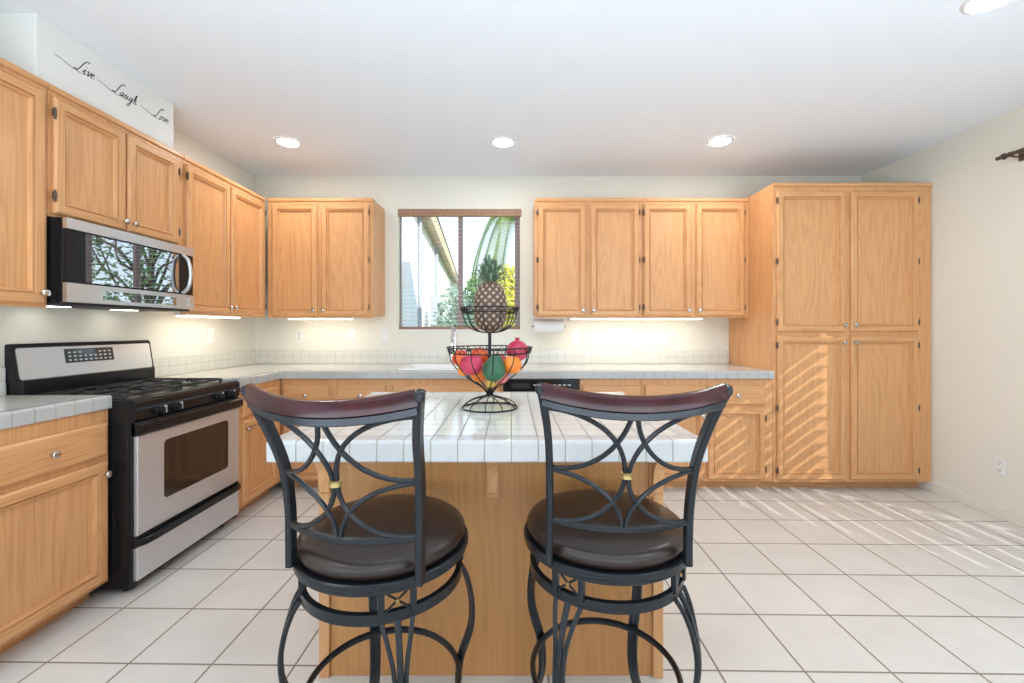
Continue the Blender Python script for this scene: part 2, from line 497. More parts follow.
# ------------------------------------------------------------------ cabinets
def nested(mb, x0, x1, z0, z1, rings, y=0.0):
    """rings of (inset, out): mitred frame; uprights use material 0, rails material 1"""
    prev = None
    for ins, out in rings:
        cur = [(x0 + ins, y - out, z0 + ins), (x1 - ins, y - out, z0 + ins), (x1 - ins, y - out, z1 - ins), (x0 + ins, y - out, z1 - ins)]
        if prev:
            for k in range(4):
                k2 = (k + 1) % 4
                mb.add([prev[k], prev[k2], cur[k2], cur[k]], [(0, 1, 2, 3)], 1 if k in (0, 2) else 0)
        prev = cur
    return prev
def knob(parent, x, z, y=-.022):
    MB().lathe([(.0055, 0), (.0050, .010), (.0075, .013), (.0145, .019), (.0155, .024), (.0130, .028), (.006, .030), (0, .0303)], 18, (x, y, z), axis='-y').build('knob', M['nickel'], parent)
def hinge(parent, x, z, k=1.0):
    k *= 1.12
    b = MB()
    b.tube([(x, -.022, z - .026), (x, -.022, z - .012), (x, -.022, z + .012), (x, -.022, z + .026)], .0042, 8, scale=[.7 * k, 1.25 * k, 1.25 * k, .7 * k])
    b.box(x - .008 * k, x + .008 * k, -.0195, -.0175, z - .017, z + .017, .0006)
    b.build('hinge', M['bronze'], parent)
def door(cab, x0, x1, z0, z1, kn=None, hs=None, nh=2):
    mb = MB()
    last = nested(mb, x0, x1, z0, z1, [(.0, .0), (.0, .013), (.003, .016), (.009, .022), (.041, .022), (.0445, .012), (.0470, .012), (.0485, .019), (.0535, .018), (.060, .002)])
    dr = mb.build('door', [M['oak_v'], M['oak_h']], cab)
    p = MB().box(x0 + .0595, x1 - .0595, -.0035, -.001, z0 + .0595, z1 - .0595)
    p.build('panel', M['oak_panel'], dr)
    if kn: knob(dr, *kn)
    if hs is not None:
        hx = x0 - .003 if hs == 'l' else x1 + .003
        zz = [z0 + .075, z1 - .075] if nh == 2 else [z0 + .07, (z0 + z1) / 2, z1 - .07]
        for z in zz: hinge(dr, hx, z, 1.0 if hs == 'l' else .55)
    return dr
def drawer(cab, x0, x1, z0, z1, kn=True):
    mb = MB()
    last = nested(mb, x0, x1, z0, z1, [(.0, .0), (.0, .012), (.004, .017), (.010, .020), (.012, .020)])
    mb.add(last, [(0, 1, 2, 3)], 1)
    dr = mb.build('drawer' if kn else 'false_front', [M['oak_v'], M['oak_h']], cab)
    if kn: knob(dr, (x0 + x1) / 2, (z0 + z1) / 2)
    return dr
def carcass(cab, W_, depth, z0, z1, trim=True, toe=0.0, toe_back=.085, lift=0.0):
    MB().box(.0005, W_ - .0005, .019, depth, z0 + lift, z1).build('body', M['oak_v'], cab)
    MB().box(0.0005, W_ - .0005, 0, .0195, z0, z1, .0012).build('face_frame', M['oak_v'], cab)
    if toe: MB().box(.001, W_ - .001, toe_back, depth, 0, z0 + .001).build('toe_kick', M['oak_h'], cab)
    if trim: MB().box(0.0005, W_ - .0005, -.010, .012, z1 - .022, z1 + .004, .004).build('top_trim', M['oak_h'], cab)

UZ0, UZ1 = 1.292, 2.258
def upper(name, label, loc, rz, W_, depth, doors, z0=UZ0, z1=UZ1, nh=2):
    cab = thing(name, label, 'cabinet', (loc[0], loc[1], 0), rz, 'oak wall cabinets')
    carcass(cab, W_, depth, z0, z1, lift=.020)
    for x0, x1, ks, hs in doors:
        kx = x1 - .022 if ks == 'r' else x0 + .022
        door(cab, x0, x1, z0 + .014, z1 - .046, (kx, z0 + .060), hs, nh)
    return cab
XU = -2.0
upper('wall_cabinet', 'tall oak wall cabinet at the left edge of the photo, beside the microwave', (XU, 1.40), L90, .483, .268, [(.035, .462, 'r', None)])
upper('wall_cabinet', 'short two-door oak wall cabinet directly above the microwave', (XU, 1.885), L90, .777, .268, [(.014, .366, 'r', 'l'), (.379, .722, 'l', 'r')], 1.690)
upper('wall_cabinet', 'two-door oak wall cabinet on the left wall between the microwave and the corner', (XU, 2.663), L90, .885, .268, [(.014, .424, 'r', 'l'), (.440, .862, 'l', 'r')])
upper('wall_cabinet', 'two-door oak wall cabinet in the corner, left of the window', (-1.975, YU), 0, .856, .328, [(.040, .407, 'r', None), (.440, .826, 'l', 'r')], nh=3)
upper('wall_cabinet', 'two-door oak wall cabinet nearest the window on its right, above the paper towel', (.193, YU), 0, .872, .328, [(.025, .411, 'r', 'l'), (.451, .845, 'l', 'r')], nh=3)
upper('wall_cabinet', 'two-door oak wall cabinet touching the tall pantry', (1.066, YU), 0, .867, .328, [(.010, .392, 'r', 'l'), (.433, .823, 'l', 'r')], nh=3)

pan = thing('pantry_cabinet', 'tall four-door oak pantry from floor almost to ceiling by the right wall', 'pantry', (1.934, YF, 0))
carcass(pan, 1.174, YB - YF - .002, .070, 2.274, True, .07, .090)
for x0, x1, ks, hs in ((.026, .528, 'r', 'l'), (.567, 1.063, 'l', 'r')):
    kx = x1 - .020 if ks == 'r' else x0 + .020
    door(pan, x0, x1, 1.180, 2.215, (kx, 1.230), hs, 3)
    door(pan, x0, x1, .090, 1.150, (kx, 1.100), hs, 3)

def base(name, label, loc, rz, W_, depth, fronts, doors, up=0.0):
    cab = thing(name, label, 'cabinet', (loc[0], loc[1], 0), rz, 'oak base cabinets')
    carcass(cab, W_, depth, .075, ZT - .042 + up, False, .08)
    for x0, x1, k in fronts: drawer(cab, x0, x1, .642, .786, k)
    for x0, x1, ks, hs in doors:
        kx = x1 - .022 if ks == 'r' else x0 + .022
        door(cab, x0, x1, .092, .618, (kx, .565), hs)
    return cab
base('base_cabinet', 'oak base cabinet with one drawer over one door, left of the range', (-1.80, 1.425), L90, .528, .468, [(.02, .508, True)], [(.02, .508, 'r', None)], .012)
base('base_cabinet', 'oak base cabinet in the corner, right of the range on the left wall', (-1.700, 2.727), L90, .5025, .568, [(.02, .445, True)], [(.02, .445, 'l', 'r')])
base('base_cabinet', 'two-drawer oak base cabinet below the corner wall cabinet, left of the sink', (-1.698, YF), 0, .803, .648, [(.022, .362, True), (.414, .778, True)], [(.022, .362, 'r', None), (.414, .778, 'l', None)])
base('sink_cabinet', 'oak sink cabinet with a plain false front under the window', (-.894, YF), 0, .836, .648, [(.02, .816, False)], [(.02, .408, 'r', None), (.428, .816, 'l', None)])
base('base_cabinet', 'narrow one-drawer oak base cabinet just right of the dishwasher', (.508, YF), 0, .457, .648, [(.018, .444, True)], [(.018, .444, 'l', None)])
base('base_cabinet', 'two-drawer oak base cabinet beside the pantry', (.966, YF), 0, .967, .648, [(.018, .461, True), (.483, .905, True)], [(.018, .461, 'r', None), (.483, .905, 'l', 'r')])

# ------------------------------------------------------------------ tiled worktops
def edging(mb, A, B, out, tile=TX, phase=0.0, h=.058, d=.058, capA=False, capB=False):
    """bullnose tiles from A to B (x, y) as one connected strip, OUT = outward direction"""
    A = Vector(A); B = Vector(B); ln = (B - A).length; t = (B - A) / ln; o = Vector(out)
    full = [(-d, 0), (-.011, 0), (-.0055, -.0012), (-.0015, -.0045), (0, -.010), (0, -h + .004), (-.003, -h), (-.013, -h), (-.013, -.0395), (-d, -.0395)]
    low = [(-d, -.001), (-.0125, -.0016), (-.0070, -.0028), (-.0032, -.0058), (-.0018, -.0110), (-.0018, -h + .005), (-.004, -h + .001), (-.013, -h + .001), (-.013, -.0395), (-d, -.0395)]
    st = [(0.0, full)]
    g = .0016
    s = (phase % tile)
    while s < ln - .012:
        if s > .012: st += [(s - g, full), (s - g * .6, low), (s + g * .6, low), (s + g, full)]
        s += tile
    st.append((ln, full))
    vs = []; n = len(full)
    for s, pr in st:
        p = A + t * s
        for u, z in pr: vs.append((p.x + o.x * u, p.y + o.y * u, ZT + z))
    fs0 = []; fs1 = []
    for i in range(len(st) - 1):
        tgt = fs0 if (st[i][1] is full and st[i + 1][1] is full) else fs1
        for j in range(n):
            j2 = (j + 1) % n
            tgt.append((i * n + j, i * n + j2, (i + 1) * n + j2, (i + 1) * n + j))
    fs0.append(list(range(n))); fs0.append([(len(st) - 1) * n + j for j in range(n)])
    o_ = len(mb.v)
    mb.v += vs
    for F, mi in ((fs0, 0), (fs1, 1)):
        for f in F: mb.f.append([q + o_ for q in f]); mb.m.append(mi); mb.s.append(False)
    return mb
def prism(mb, poly, z0, z1):
    n = len(poly)
    vs = [(x, y, z0) for x, y in poly] + [(x, y, z1) for x, y in poly]
    fs = [list(range(n))[::-1], [n + i for i in range(n)]] + [(i, (i + 1) % n, n + (i + 1) % n, n + i) for i in range(n)]
    return mb.add(vs, fs)

# L-shaped run round the corner
CE = 3.205                     # front edge of the back run
LE = -1.685                    # front edge of the left run
ct = thing('worktop', 'L-shaped white tiled worktop running under the window and round the left corner', 'worktop', (0, 0, 0))
i = .056
b = MB()
sx0, sx1, sy0, sy1 = -.46 - .37, -.46 + .37, 3.52 - .222, 3.52 + .175      # cut-out for the sink
for q in ((XL + .001, LE - i, 2.722, CE + i), (XL + .001, 1.932, CE + i, sy0), (XL + .001, sx0, sy0, sy1), (sx1, 1.932, sy0, sy1), (XL + .001, 1.932, sy1, YB - .001)):
    b.box(q[0], q[1], q[2], q[3], ZT - .040, ZT)
b.build('tile_top', M['top'], ct)
b = MB()
edging(b, (LE - .0015, CE), (1.931, CE), (0, -1), phase=(.001 - LE))
b.build('tile_edging', [M['glaze'], M['grout']], ct)
b = MB(); edging(b, (LE, 2.722), (LE, CE + .002), (1, 0), tile=TX, phase=.03)
b.build('tile_edging', [M['glaze'], M['grout']], ct)
MB().box(XL + .010, 1.932, YB - .010, YB - .001, ZT, ZT + .124, .002).build('backsplash', M['splash_x'], ct)
MB().box(XL + .001, XL + .010, 2.722, YB - .001, ZT, ZT + .124, .002).build('backsplash', M['splash_y'], ct)
# short run left of the range
c2 = thing('worktop', 'short white tiled worktop left of the range, at the left edge of the photo', 'worktop', (0, 0, 0))
c2.location.z = .012
MB().box(XL + .001, -1.785 - i, 1.36, 1.955, ZT - .040, ZT).build('tile_top', M['top'], c2)
b = MB(); edging(b, (-1.785, 1.36), (-1.785, 1.955), (1, 0), phase=.052)
b.build('tile_edging', [M['glaze'], M['grout']], c2)
MB().box(XL + .001, XL + .010, 1.36, 1.955, ZT, ZT + .124, .002).build('backsplash', M['splash_y'], c2)

# island
IX0, IX1, IY0, IY1 = -.675, .543, 1.206, 2.153
TI = .0743
isl = thing('kitchen_island', 'oak island cabinet with corbels under the overhanging tiled top, behind the two stools', 'island', (0, 0, 0))
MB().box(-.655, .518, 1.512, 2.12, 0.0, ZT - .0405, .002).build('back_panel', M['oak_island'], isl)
for x0 in (-.660, .488):
    MB().box(x0, x0 + .036, 1.500, 1.5135, 0.0, ZT - .0405, .003).build('corner_trim', M['oak_v'], isl)
for cx in (-.634, -.062, .500):
    pr = [(0, 0), (-.225, 0), (-.225, -.045)]
    for k in range(11):
        a = R(90) * k / 10
        pr.append((-.225 + .190 * math.sin(a) , -.045 - .115 * (1 - math.cos(a))))
    pr += [(-.030, -.205), (0, -.225)]
    hwid = .018
    vs = [(cx - hwid, 1.512 + y, ZT - .0402 + z) for y, z in pr] + [(cx + hwid, 1.512 + y, ZT - .0402 + z) for y, z in pr]
    n = len(pr)
    fs = [list(range(n)), [n + q for q in range(n)]] + [(q, (q + 1) % n, n + (q + 1) % n, n + q) for q in range(n)]
    cb_ = MB().add(vs, fs).build('corbel', M['oak_v'], isl)
    MB().box(cx - .024, cx + .024, 1.502, 1.5125, ZT - .272, ZT - .0405, .003).build('corbel_plate', M['oak_v'], cb_)
it = thing('island_worktop', 'square white tiled worktop on the island, carrying the fruit stand', 'worktop', (0, 0, 0))
MB().box(IX0 + i, IX1 - i, IY0 + i, IY1 - i, ZT - .040, ZT).build('tile_top', tiles('island_tile', (0, 1), TI, TI, (.001, 1.264), (0.66, 0.65, 0.615), (0.26, 0.235, 0.20), 0.0022, 0.08, 0.015, 0.5, 9.0), it)
ph = (.001 - IX0) % TI
for A, B, o, p in (((IX0, IY0), (IX1, IY0), (0, -1), ph), ((IX0, IY1), (IX1, IY1), (0, 1), ph),
                   ((IX0, IY0 + .0575), (IX0, IY1 - .0575), (-1, 0), TI), ((IX1, IY0 + .0575), (IX1, IY1 - .0575), (1, 0), TI)):
    b = MB(); edging(b, A, B, o, tile=TI, phase=p, h=.061)
    b.build('tile_edging', [M['glaze'], M['grout']], it)

# ------------------------------------------------------------------ gas range
RW = .752
rg = thing('range', 'stainless steel and black gas range standing against the left wall', 'range', (-1.69, 1.962, 0), L90)
b = MB(); b.box(.0, RW, .028, .578, .030, .868, .004)
b.box(.0, .014, .016, .03, .03, .79, .002); b.box(RW - .014, RW, .016, .03, .03, .79, .002)
b.build('body', M['black'], rg)
for fx in (.06, RW - .06):
    for fy in (.08, .50):
        MB().lathe([(.022, 0), (.022, .012), (.012, .016), (.012, .032)], 14, (fx, fy, 0)).build('foot', M['blackmat'], rg)
# control panel with knobs
b = MB()
pr = [(.004, .782), (-.002, .79), (-.008, .832), (-.004, .840), (-.004, .866), (.004, .874), (.06, .874), (.06, .782)]
vs = [(x, y, z) for x in (-.0015, RW + .0015) for y, z in pr]; n = len(pr)
b.add(vs, [list(range(n)), [n + q for q in range(n)]] + [(q, (q + 1) % n, n + (q + 1) % n, n + q) for q in range(n)])
cp = b.build('control_panel', M['black'], rg)
for kx in (.125, .228, .548, .655):
    k = MB()
    k.lathe([(.024, 0), (.023, .006), (.018, .009), (.016, .026), (.010, .030), (0, .0305)], 20, (kx, -.006, .812), axis='-y')
    k.box(kx - .005, kx + .005, -.040, -.012, .795, .829, .003)
    k.build('burner_knob', M['black'], cp)
    MB().box(kx + .034, kx + .050, -.0095, -.004, .794, .830, .0008).build('knob_legend', M['greylegend'], cp)
# cooktop, burners, grates
b = MB(); b.box(0, RW, .002, .50, .866, .880, .005); b.box(.02, RW - .02, .03, .48, .878, .882, .002)
ck = b.build('cooktop', M['black'], rg)
for bx in (.191, .533):
    for by in (.165, .385):
        MB().lathe([(.050, .881), (.050, .885), (.038, .887), (.038, .892), (.032, .895), (0, .895)], 24, (bx, by, 0)).build('burner', M['blackmat'], ck)
for gx in (.03, .372):
    b = MB(); gw = .322; sq = rect(.011, .011, .002)
    x0, x1, y0, y1, z = gx, gx + gw, .075, .475, .897
    b.sweep([(x0, y0, z), (x1, y0, z), (x1, y1, z), (x0, y1, z)], sq, True, (0, 0, 1), smooth=False)
    b.sweep([(x0, (y0 + y1) / 2, z), (x1, (y0 + y1) / 2, z)], sq, False, (0, 0, 1), smooth=False)
    for yy in (.165, .385):
        cx_ = (x0 + x1) / 2
        for sx in (-1, 1): b.sweep([(cx_ + sx * gw / 2, yy, z), (cx_ + sx * .035, yy, z + .004)], sq, False, (0, 0, 1), smooth=False)
        for sy in (-1, 1): b.sweep([(cx_, yy + sy * .090, z), (cx_, yy + sy * .035, z + .004)], sq, False, (0, 0, 1), smooth=False)
    for px_ in (x0, x1):
        for py_ in (y0, (y0 + y1) / 2, y1): b.box(px_ - .006, px_ + .006, py_ - .006, py_ + .006, .879, .899, .001)
    b.build('grate', M['blackmat'], rg)
# oven door
b = MB(); nested(b, .012, RW - .004, .262, .714, [(0, -.014), (0, .0), (.003, .003)])
hx0, hx1, hz0, hz1 = .163, .645, .375, .660
def rrect(x0, x1, z0, z1, r, n=6):
    out = []
    for cx, cz, a0 in ((x1 - r, z1 - r, 0), (x0 + r, z1 - r, 90), (x0 + r, z0 + r, 180), (x1 - r, z0 + r, 270)):
        for k in range(n + 1):
            a = R(a0 + 90 * k / n); out.append((cx + r * math.cos(a), cz + r * math.sin(a)))
    return out
def plate_with_window(mb, X0, X1, Z0, Z1, hole, y, mi=0):
    n = len(hole); q = n // 4
    vs = [(x, y, z) for x, z in hole]
    cor = [(X1, Z1), (X0, Z1), (X0, Z0), (X1, Z0)]
    vs += [(x, y, z) for x, z in cor]
    fs = []
    for c in range(4):
        for k in range(q - 1): fs.append((c * q + k, c * q + k + 1, n + c))
        fs.append((c * q + q - 1, (c * q + q) % n, n + (c + 1) % 4, n + c))
    return mb.add(vs, fs, mi)
plate_with_window(b, .015, RW - .007, .265, .711, rrect(hx0, hx1, hz0, hz1, .022), -.003)
od = b.build('oven_door', M['steel_v'], rg)
b = MB()
h_ = rrect(hx0 - .001, hx1 + .001, hz0 - .001, hz1 + .001, .022)
b.add([(x, -.0022, z) for x, z in h_], [list(range(len(h_)))])
b.build('oven_window', M['darkglass'], od)
b = MB()
b.sweep([(x, -.016 - .010 * math.sin(PI * x / RW), .748) for x in [RW * q / 12 for q in range(13)]], rect(.052, .020, .007), False, (0, 0, 1))
b.box(0.004, .05, -.018, .028, .716, .776, .005); b.box(RW - .05, RW - .004, -.018, .028, .716, .776, .005); b.box(.004, RW - .004, -.001, .028, .714, .778, .003)
b.build('door_handle', M['black'], od)
b = MB(); b.box(.012, RW - .004, -.003, .02, .058, .212, .004)
wd = b.build('warming_drawer', M['steel_v'], rg)
b = MB(); b.sweep([(.004, .0, .232), (.03, -.020, .232), (.08, -.026, .232), (RW - .08, -.026, .232), (RW - .03, -.020, .232), (RW - .004, 0, .232)], rect(.034, .018, .006), False, (0, 0, 1))
b.box(.004, RW - .004, -.001, .025, .210, .262, .002)
b.build('drawer_handle', M['black'], wd)
# backguard
b = MB()
b.box(0.0, RW - .026, .498, .578, .866, .968, .004)
pr = [(.530, .962), (.536, .958), (.579, .958), (.579, 1.128), (.566, 1.132), (.555, 1.122)]
vs = [(x, y, z) for x in (-.004, RW + .004) for y, z in pr]; n = len(pr)
b.add(vs, [list(range(n)), [n + q for q in range(n)]] + [(q, (q + 1) % n, n + (q + 1) % n, n + q) for q in range(n)])
bg = b.build('backguard', M['black'], rg)
def on_guard(x, t): # t 0..1 up the sloped face
    return (x, .530 + .025 * t - .0022, .962 + .160 * t)
def guard_quad(name, x0, x1, t0, t1, mat, off, par, r=.012):
    pts = rrect(x0, x1, t0 * .16, t1 * .16, r, 4)
    f = [Vector(on_guard(x, z / .16)) + Vector((0, -off, 0)) for x, z in pts]
    bk = [p + Vector((0, .004 + off, 0)) for p in f]
    n = len(pts)
    return MB().add(f + bk, [list(range(n))] + [(q, (q + 1) % n, n + (q + 1) % n, n + q) for q in range(n)]).build(name, mat, par)
guard_quad('control_fascia', .012, RW - .010, .04, .94, M['steel'], .001, bg)
dp = guard_quad('display', .225, .490, .42, .86, M['display'], .003, bg, .004)
for r_ in range(3):
    for c_ in range(9):
        if r_ == 2 and 2 < c_ < 6: continue
        x = .240 + c_ * .0275; t = .48 + r_ * .12
        guard_quad('key_legend', x, x + .015, t, t + .05, M['greylegend'], .0034, dp, .002)

# ------------------------------------------------------------------ microwave
MW = .757
M['hoodlamp'] = plain('hood_lamp_lens', (1, 1, 1), .5, emit=(1.0, .95, .84), estr=7)
mw = thing('microwave', 'stainless steel microwave mounted under the short cabinet above the range', 'microwave', (-1.923, 1.890, 0), L90)
MB().box(0, MW, .016, .340, 1.318, 1.686, .004).build('body', M['black'], mw)
b = MB(); b.box(0.004, MW - .004, .02, .325, 1.306, 1.320, .003)
b.build('vent_grille', M['blackmat'], mw)
def bowed(name, x0, x1, z0, z1, mat, par, y=0.0, bow=.0025, th=.018, n=14):
    vs = []; fs = []
    for k in range(n + 1):
        x = x0 + (x1 - x0) * k / n
        yy = y - bow * math.sin(PI * (x / MW)) 
        vs += [(x, yy, z0), (x, yy, z1), (x, yy + th, z1), (x, yy + th, z0)]
    for k in range(n):
        for q in range(4): fs.append((k * 4 + q, k * 4 + (q + 1) % 4, k * 4 + 4 + (q + 1) % 4, k * 4 + 4 + q))
    fs += [(3, 2, 1, 0), (n * 4, n * 4 + 1, n * 4 + 2, n * 4 + 3)]
    o = MB()
    o.add(vs, fs, 0, True)
    return o.build(name, mat, par)
for lx in (.12, .50): MB().box(lx, lx + .10, .20, .27, 1.3035, 1.3065, .001).build('cooktop_lamp', M['hoodlamp'], mw)
bowed('top_band', 0, MW, 1.638, 1.684, M['steel'], mw, -.002)
bowed('control_band', 0, MW, 1.318, 1.402, M['steel'], mw, -.002)
md = bowed('door', .004, .690, 1.402, 1.638, M['black'], mw, .002)
bowed('door_window', .085, .640, 1.410, 1.630, M['mirrorglass'], md, .0005, th=.004)
bowed('side_panel', .692, MW - .002, 1.402, 1.638, M['black'], mw, .003)
dsp = bowed('display', .165, .615, 1.336, 1.380, M['mirrorglass'], mw, -.0035, th=.004)
for k in range(3):
    MB().box(.694 + .0, .722, -.0075, -.003, 1.332 + k * .021, 1.346 + k * .021, .002).build('button', M['greylegend'], mw)
hp = spline([(.660, -.008, 1.410), (.662, -.040, 1.445), (.664, -.052, 1.520), (.662, -.040, 1.597), (.660, -.008, 1.632)], 6)
MB().sweep(hp, rect(.022, .014, .005), False, (1, 0, 0)).build('door_handle', M['steel'], md)

# ------------------------------------------------------------------ dishwasher
dw = thing('dishwasher', 'black dishwasher under the worktop behind the island, right of the sink cabinet', 'dishwasher', (-.055, YF, 0))
MB().box(.003, .557, .02, .60, .08, ZT - .044).build('body', M['black'], dw)
dd = MB().box(.004, .556, -.022, .022, .10, .735, .006).build('door', M['black'], dw)
pn = MB().box(.004, .556, -.026, .022, .740, ZT - .061, .006).build('control_panel', M['black'], dw)
for k in range(8): MB().box(.22 + k * .036, .242 + k * .036, -.0275, -.0255, .785, .793).build('key_legend', M['greylegend'], pn)
MB().box(.06, .19, -.034, -.024, .765, .80, .004).build('latch_handle', M['blackmat'], pn)
MB().box(.004, .556, .06, .6, 0, .085).build('toe_plate', M['blackmat'], dw)

# ------------------------------------------------------------------ sink and faucet
sk = thing('sink', 'white drop-in sink set in the worktop below the window', 'sink', (-.46, 3.52, ZT))
def sring(x0, x1, y0, y1, z, r=.05): return [(x, y, z) for x, y in rrect(x0, x1, y0, y1, r, 5)]
b = MB()
L_ = [sring(-.40, .40, -.255, .255, .0005), sring(-.40, .40, -.255, .255, .007), sring(-.39, .39, -.245, .245, .011), sring(-.365, .365, -.22, .17, .010), sring(-.36, .36, -.215, .165, .001), sring(-.34, .34, -.195, .145, -.035), sring(-.05, .05, -.05, .02, -.037)]
n = len(L_[0])
b.add([p for l_ in L_ for p in l_], [(q * n + k, q * n + (k + 1) % n, (q + 1) * n + (k + 1) % n, (q + 1) * n + k) for q in range(len(L_) - 1) for k in range(n)] + [[(len(L_) - 1) * n + k for k in range(n)]], 0, True)
b.build('basin', M['sinkwhite'], sk)
MB().lathe([(.045, -.036), (.042, -.033), (.03, -.0335), (0, -.034)], 20, (0, -.02, 0)).build('drain', M['chrome'], sk)
fc = thing('faucet', 'chrome gooseneck faucet behind the sink, left of the fruit stand', 'faucet', (-.505, 3.735, ZT + .011))
MB().lathe([(.030, 0), (.030, .010), (.020, .022), (.016, .06), (.016, .09)], 20).build('base', M['chrome'], fc)
sp_ = spline([(0, 0, .08), (0, 0, .20), (.006, -.02, .262), (.022, -.075, .298), (.040, -.130, .270), (.046, -.150, .21), (.046, -.152, .17)], 8)
MB().tube(sp_, .0125, 12).build('spout', M['chrome'], fc)
MB().tube([(.046, -.152, .175), (.046, -.152, .125)], .016, 12).build('spray_head', M['chrome'], fc)
MB().tube(spline([(.016, 0, .055), (.045, .0, .062), (.085, .005, .095)], 5), .006, 8).build('lever', M['chrome'], fc)

# ------------------------------------------------------------------ bar stools
def stool(label, loc, yaw, base_az, skew=0.0, bx=0.0, by=0.0):
    t = thing('bar_stool', label, 'bar stool', loc, yaw, 'bar stools at the island')
    # seat
    b = MB().lathe([(0, .633), (.197, .633), (.208, .639), (.2145, .650), (.2155, .663), (.210, .672), (.196, .681), (.16, .6875), (.11, .6905), (.05, .692), (0, .6923)], 56)
    b.build('seat_cushion', M['leather'], t)
    b = MB().ring([(.170, .630), (.221, .637), (.225, .634), (.225, .624), (.221, .621), (.221, .612), (.217, .608), (.170, .611)], 64)
    b.build('seat_frame', M['iron'], t)
    # backrest: a surface bowed backwards, S(u, h)
    ZB, ZTp = .742, 1.040
    pk = [(.636, .166, -.162), (.70, .166, -.163), (.78, .166, -.170), (.88, .169, -.192), (.98, .178, -.238), (1.078, .197, -.288)]
    pk = [(a, b_, c_ + by) for a, b_, c_ in pk]
    def sk(z): return bx + skew * max(0, (z - .68) / .40) ** 1.3
    def at(z, col):
        for q in range(len(pk) - 1):
            a, c = pk[q], pk[q + 1]
            if z <= c[0] or q == len(pk) - 2:
                f = (z - a[0]) / (c[0] - a[0]); return a[col] + (c[col] - a[col]) * f
    def surf(u, h):
        z = ZB + (ZTp - ZB) * h
        return Vector((u * at(z, 1) + sk(z), at(z, 2) - .052 * (1 - u * u), z))
    for sx in (-1, 1):
        p = spline([(sx * q[1] + sk(q[0]), q[2], q[0]) for q in pk], 5)
        po = MB().sweep(p, rect(.017, .026, .003), False, (1, 0, 0)).build('back_post', M['iron'], t)
        e = p[-1]
        MB().lathe([(0, -.012), (.009, -.010), (.0105, -.004), (.0105, .003), (.009, .008), (0, .010)], 14, (e.x, e.y, e.z - .006)).build('post_cap', M['iron'], po)
    # top rail: moulded burgundy wood over a flat iron bar
    us = [-.985 + 1.97 * q / 24 for q in range(25)]
    def rail(u, dz, dy=0.0):
        p = Vector((u * .193 + sk(1.06), -.283 + by - .054 * (1 - u * u) + dy, 1.064 - .020 * (1 - u * u) + dz)); return p
    sec = [(-.017, -.004), (-.014, -.011), (-.006, -.0125), (-.003, -.011), (0, -.0125), (.010, -.013), (.016, -.008), (.018, 0), (.016, .008), (.010, .012), (-.014, .011), (-.017, .004)]
    MB().sweep([rail(u, .004) for u in us], sec, False, (0, 0, 1)).build('top_rail', M['burgundy'], t)
    MB().sweep([rail(u, -.021, .002) for u in us], rect(.017, .012, .002), False, (0, 0, 1)).build('rail_bar', M['iron'], t)
    MB().sweep([surf(u, 0) for u in us], rect(.014, .012, .002), False, (0, 0, 1)).build('lower_bar', M['iron'], t)
    rr = .0056
    N = 14
    for sx in (-1, 1):
        q1 = [surf(sx * (-.97 + .945 * math.cos(R(90) * k / N)), 1 - .55 * math.sin(R(90) * k / N)) for k in range(N + 1)]
        q2 = [surf(sx * (-.97 + .945 * math.cos(R(90) * k / N)), -.01 + .44 * math.sin(R(90) * k / N)) for k in range(N + 1)]
        q3 = [surf(sx * (-.97 + .945 * math.cos(R(-90 + 180 * k / (2 * N)))), .43 + (.53 if k > N else .42) * math.sin(R(-90 + 180 * k / (2 * N)))) for k in range(2 * N + 1)]
        for q in (q1, q2, q3): MB().tube(q, rr, 8).build('scroll_bar', M['iron'], t)
    c = surf(0, .445)
    MB().lathe([(.0125, -.007), (.014, -.006), (.0125, -.002), (.0125, .002), (.014, .006), (.0125, .007)], 16, tuple(c)).build('collar', M['gold'], t)
    # fixed base below the swivel
    r0 = .200
    MB().ring([(r0 - .007, .536), (r0 + .007, .536), (r0 + .007, .561), (r0 - .007, .561)], 64).build('base_ring', M['iron'], t)
    MB().ring([(.193, .256), (.200, .2625), (.207, .256), (.207, .246), (.200, .2395), (.193, .246)], 56).build('foot_ring', M['iron'], t)
    prof = [(.538, .203), (.505, .222), (.45, .240), (.39, .250), (.335, .247), (.295, .233), (.251, .216), (.17, .207), (.10, .222), (.04, .252), (.008, .270)]
    for k in range(4):
        a = base_az + k * PI / 2 - yaw
        ca, sa = math.sin(a), -math.cos(a)                      # radial direction, 0 = towards the camera
        rad = Vector((ca, sa, 0)); tan = Vector((-sa, ca, 0))
        b = MB()
        for s in (-1, 1):
            path = []
            for z, r_ in prof:
                f = min(1, max(0, (z - .40) / .132)); off = .011 + .024 * f * f
                path.append(rad * (r_ - .002 * (1 - f)) + tan * s * off + Vector((0, 0, z)))
            b.sweep(spline(path, 3), rect(.010, .010, .002), False, tuple(tan))
        b.sweep(spline([rad * r_ + Vector((0, 0, z)) for z, r_ in prof], 3), rect(.014, .011, .002), False, tuple(tan))
        lg = b.build('leg', M['iron'], t)
        foot = rad * .270
        MB().lathe([(.016, 0), (.017, .006), (.012, .012)], 14, (foot.x, foot.y, 0)).build('foot_pad', M['blackmat'], lg)
        for s in (-1, 1):
            p = rad * (r0 + .002) + tan * s * .036
            m4 = Matrix.Translation((p.x, p.y, 0)) @ Matrix.Rotation(math.atan2(tan.y, tan.x), 4, 'Z')
            MB().box(-.0075, .0075, -.007, .007, 0.552, .616, .002, mat4=m4).build('ring_post', M['iron'], t)
        b = MB()
        for s in (-1, 1):
            p = [rad * (r0 + .003) + tan * (s * u * .030) + Vector((0, 0, .583 + u * .024 + .0)) for u in (-1, -.5, 0, .5, 1)]
            b.tube(p, .0030, 6)
        orn = b.build('cross_ornament', M['iron'], t)
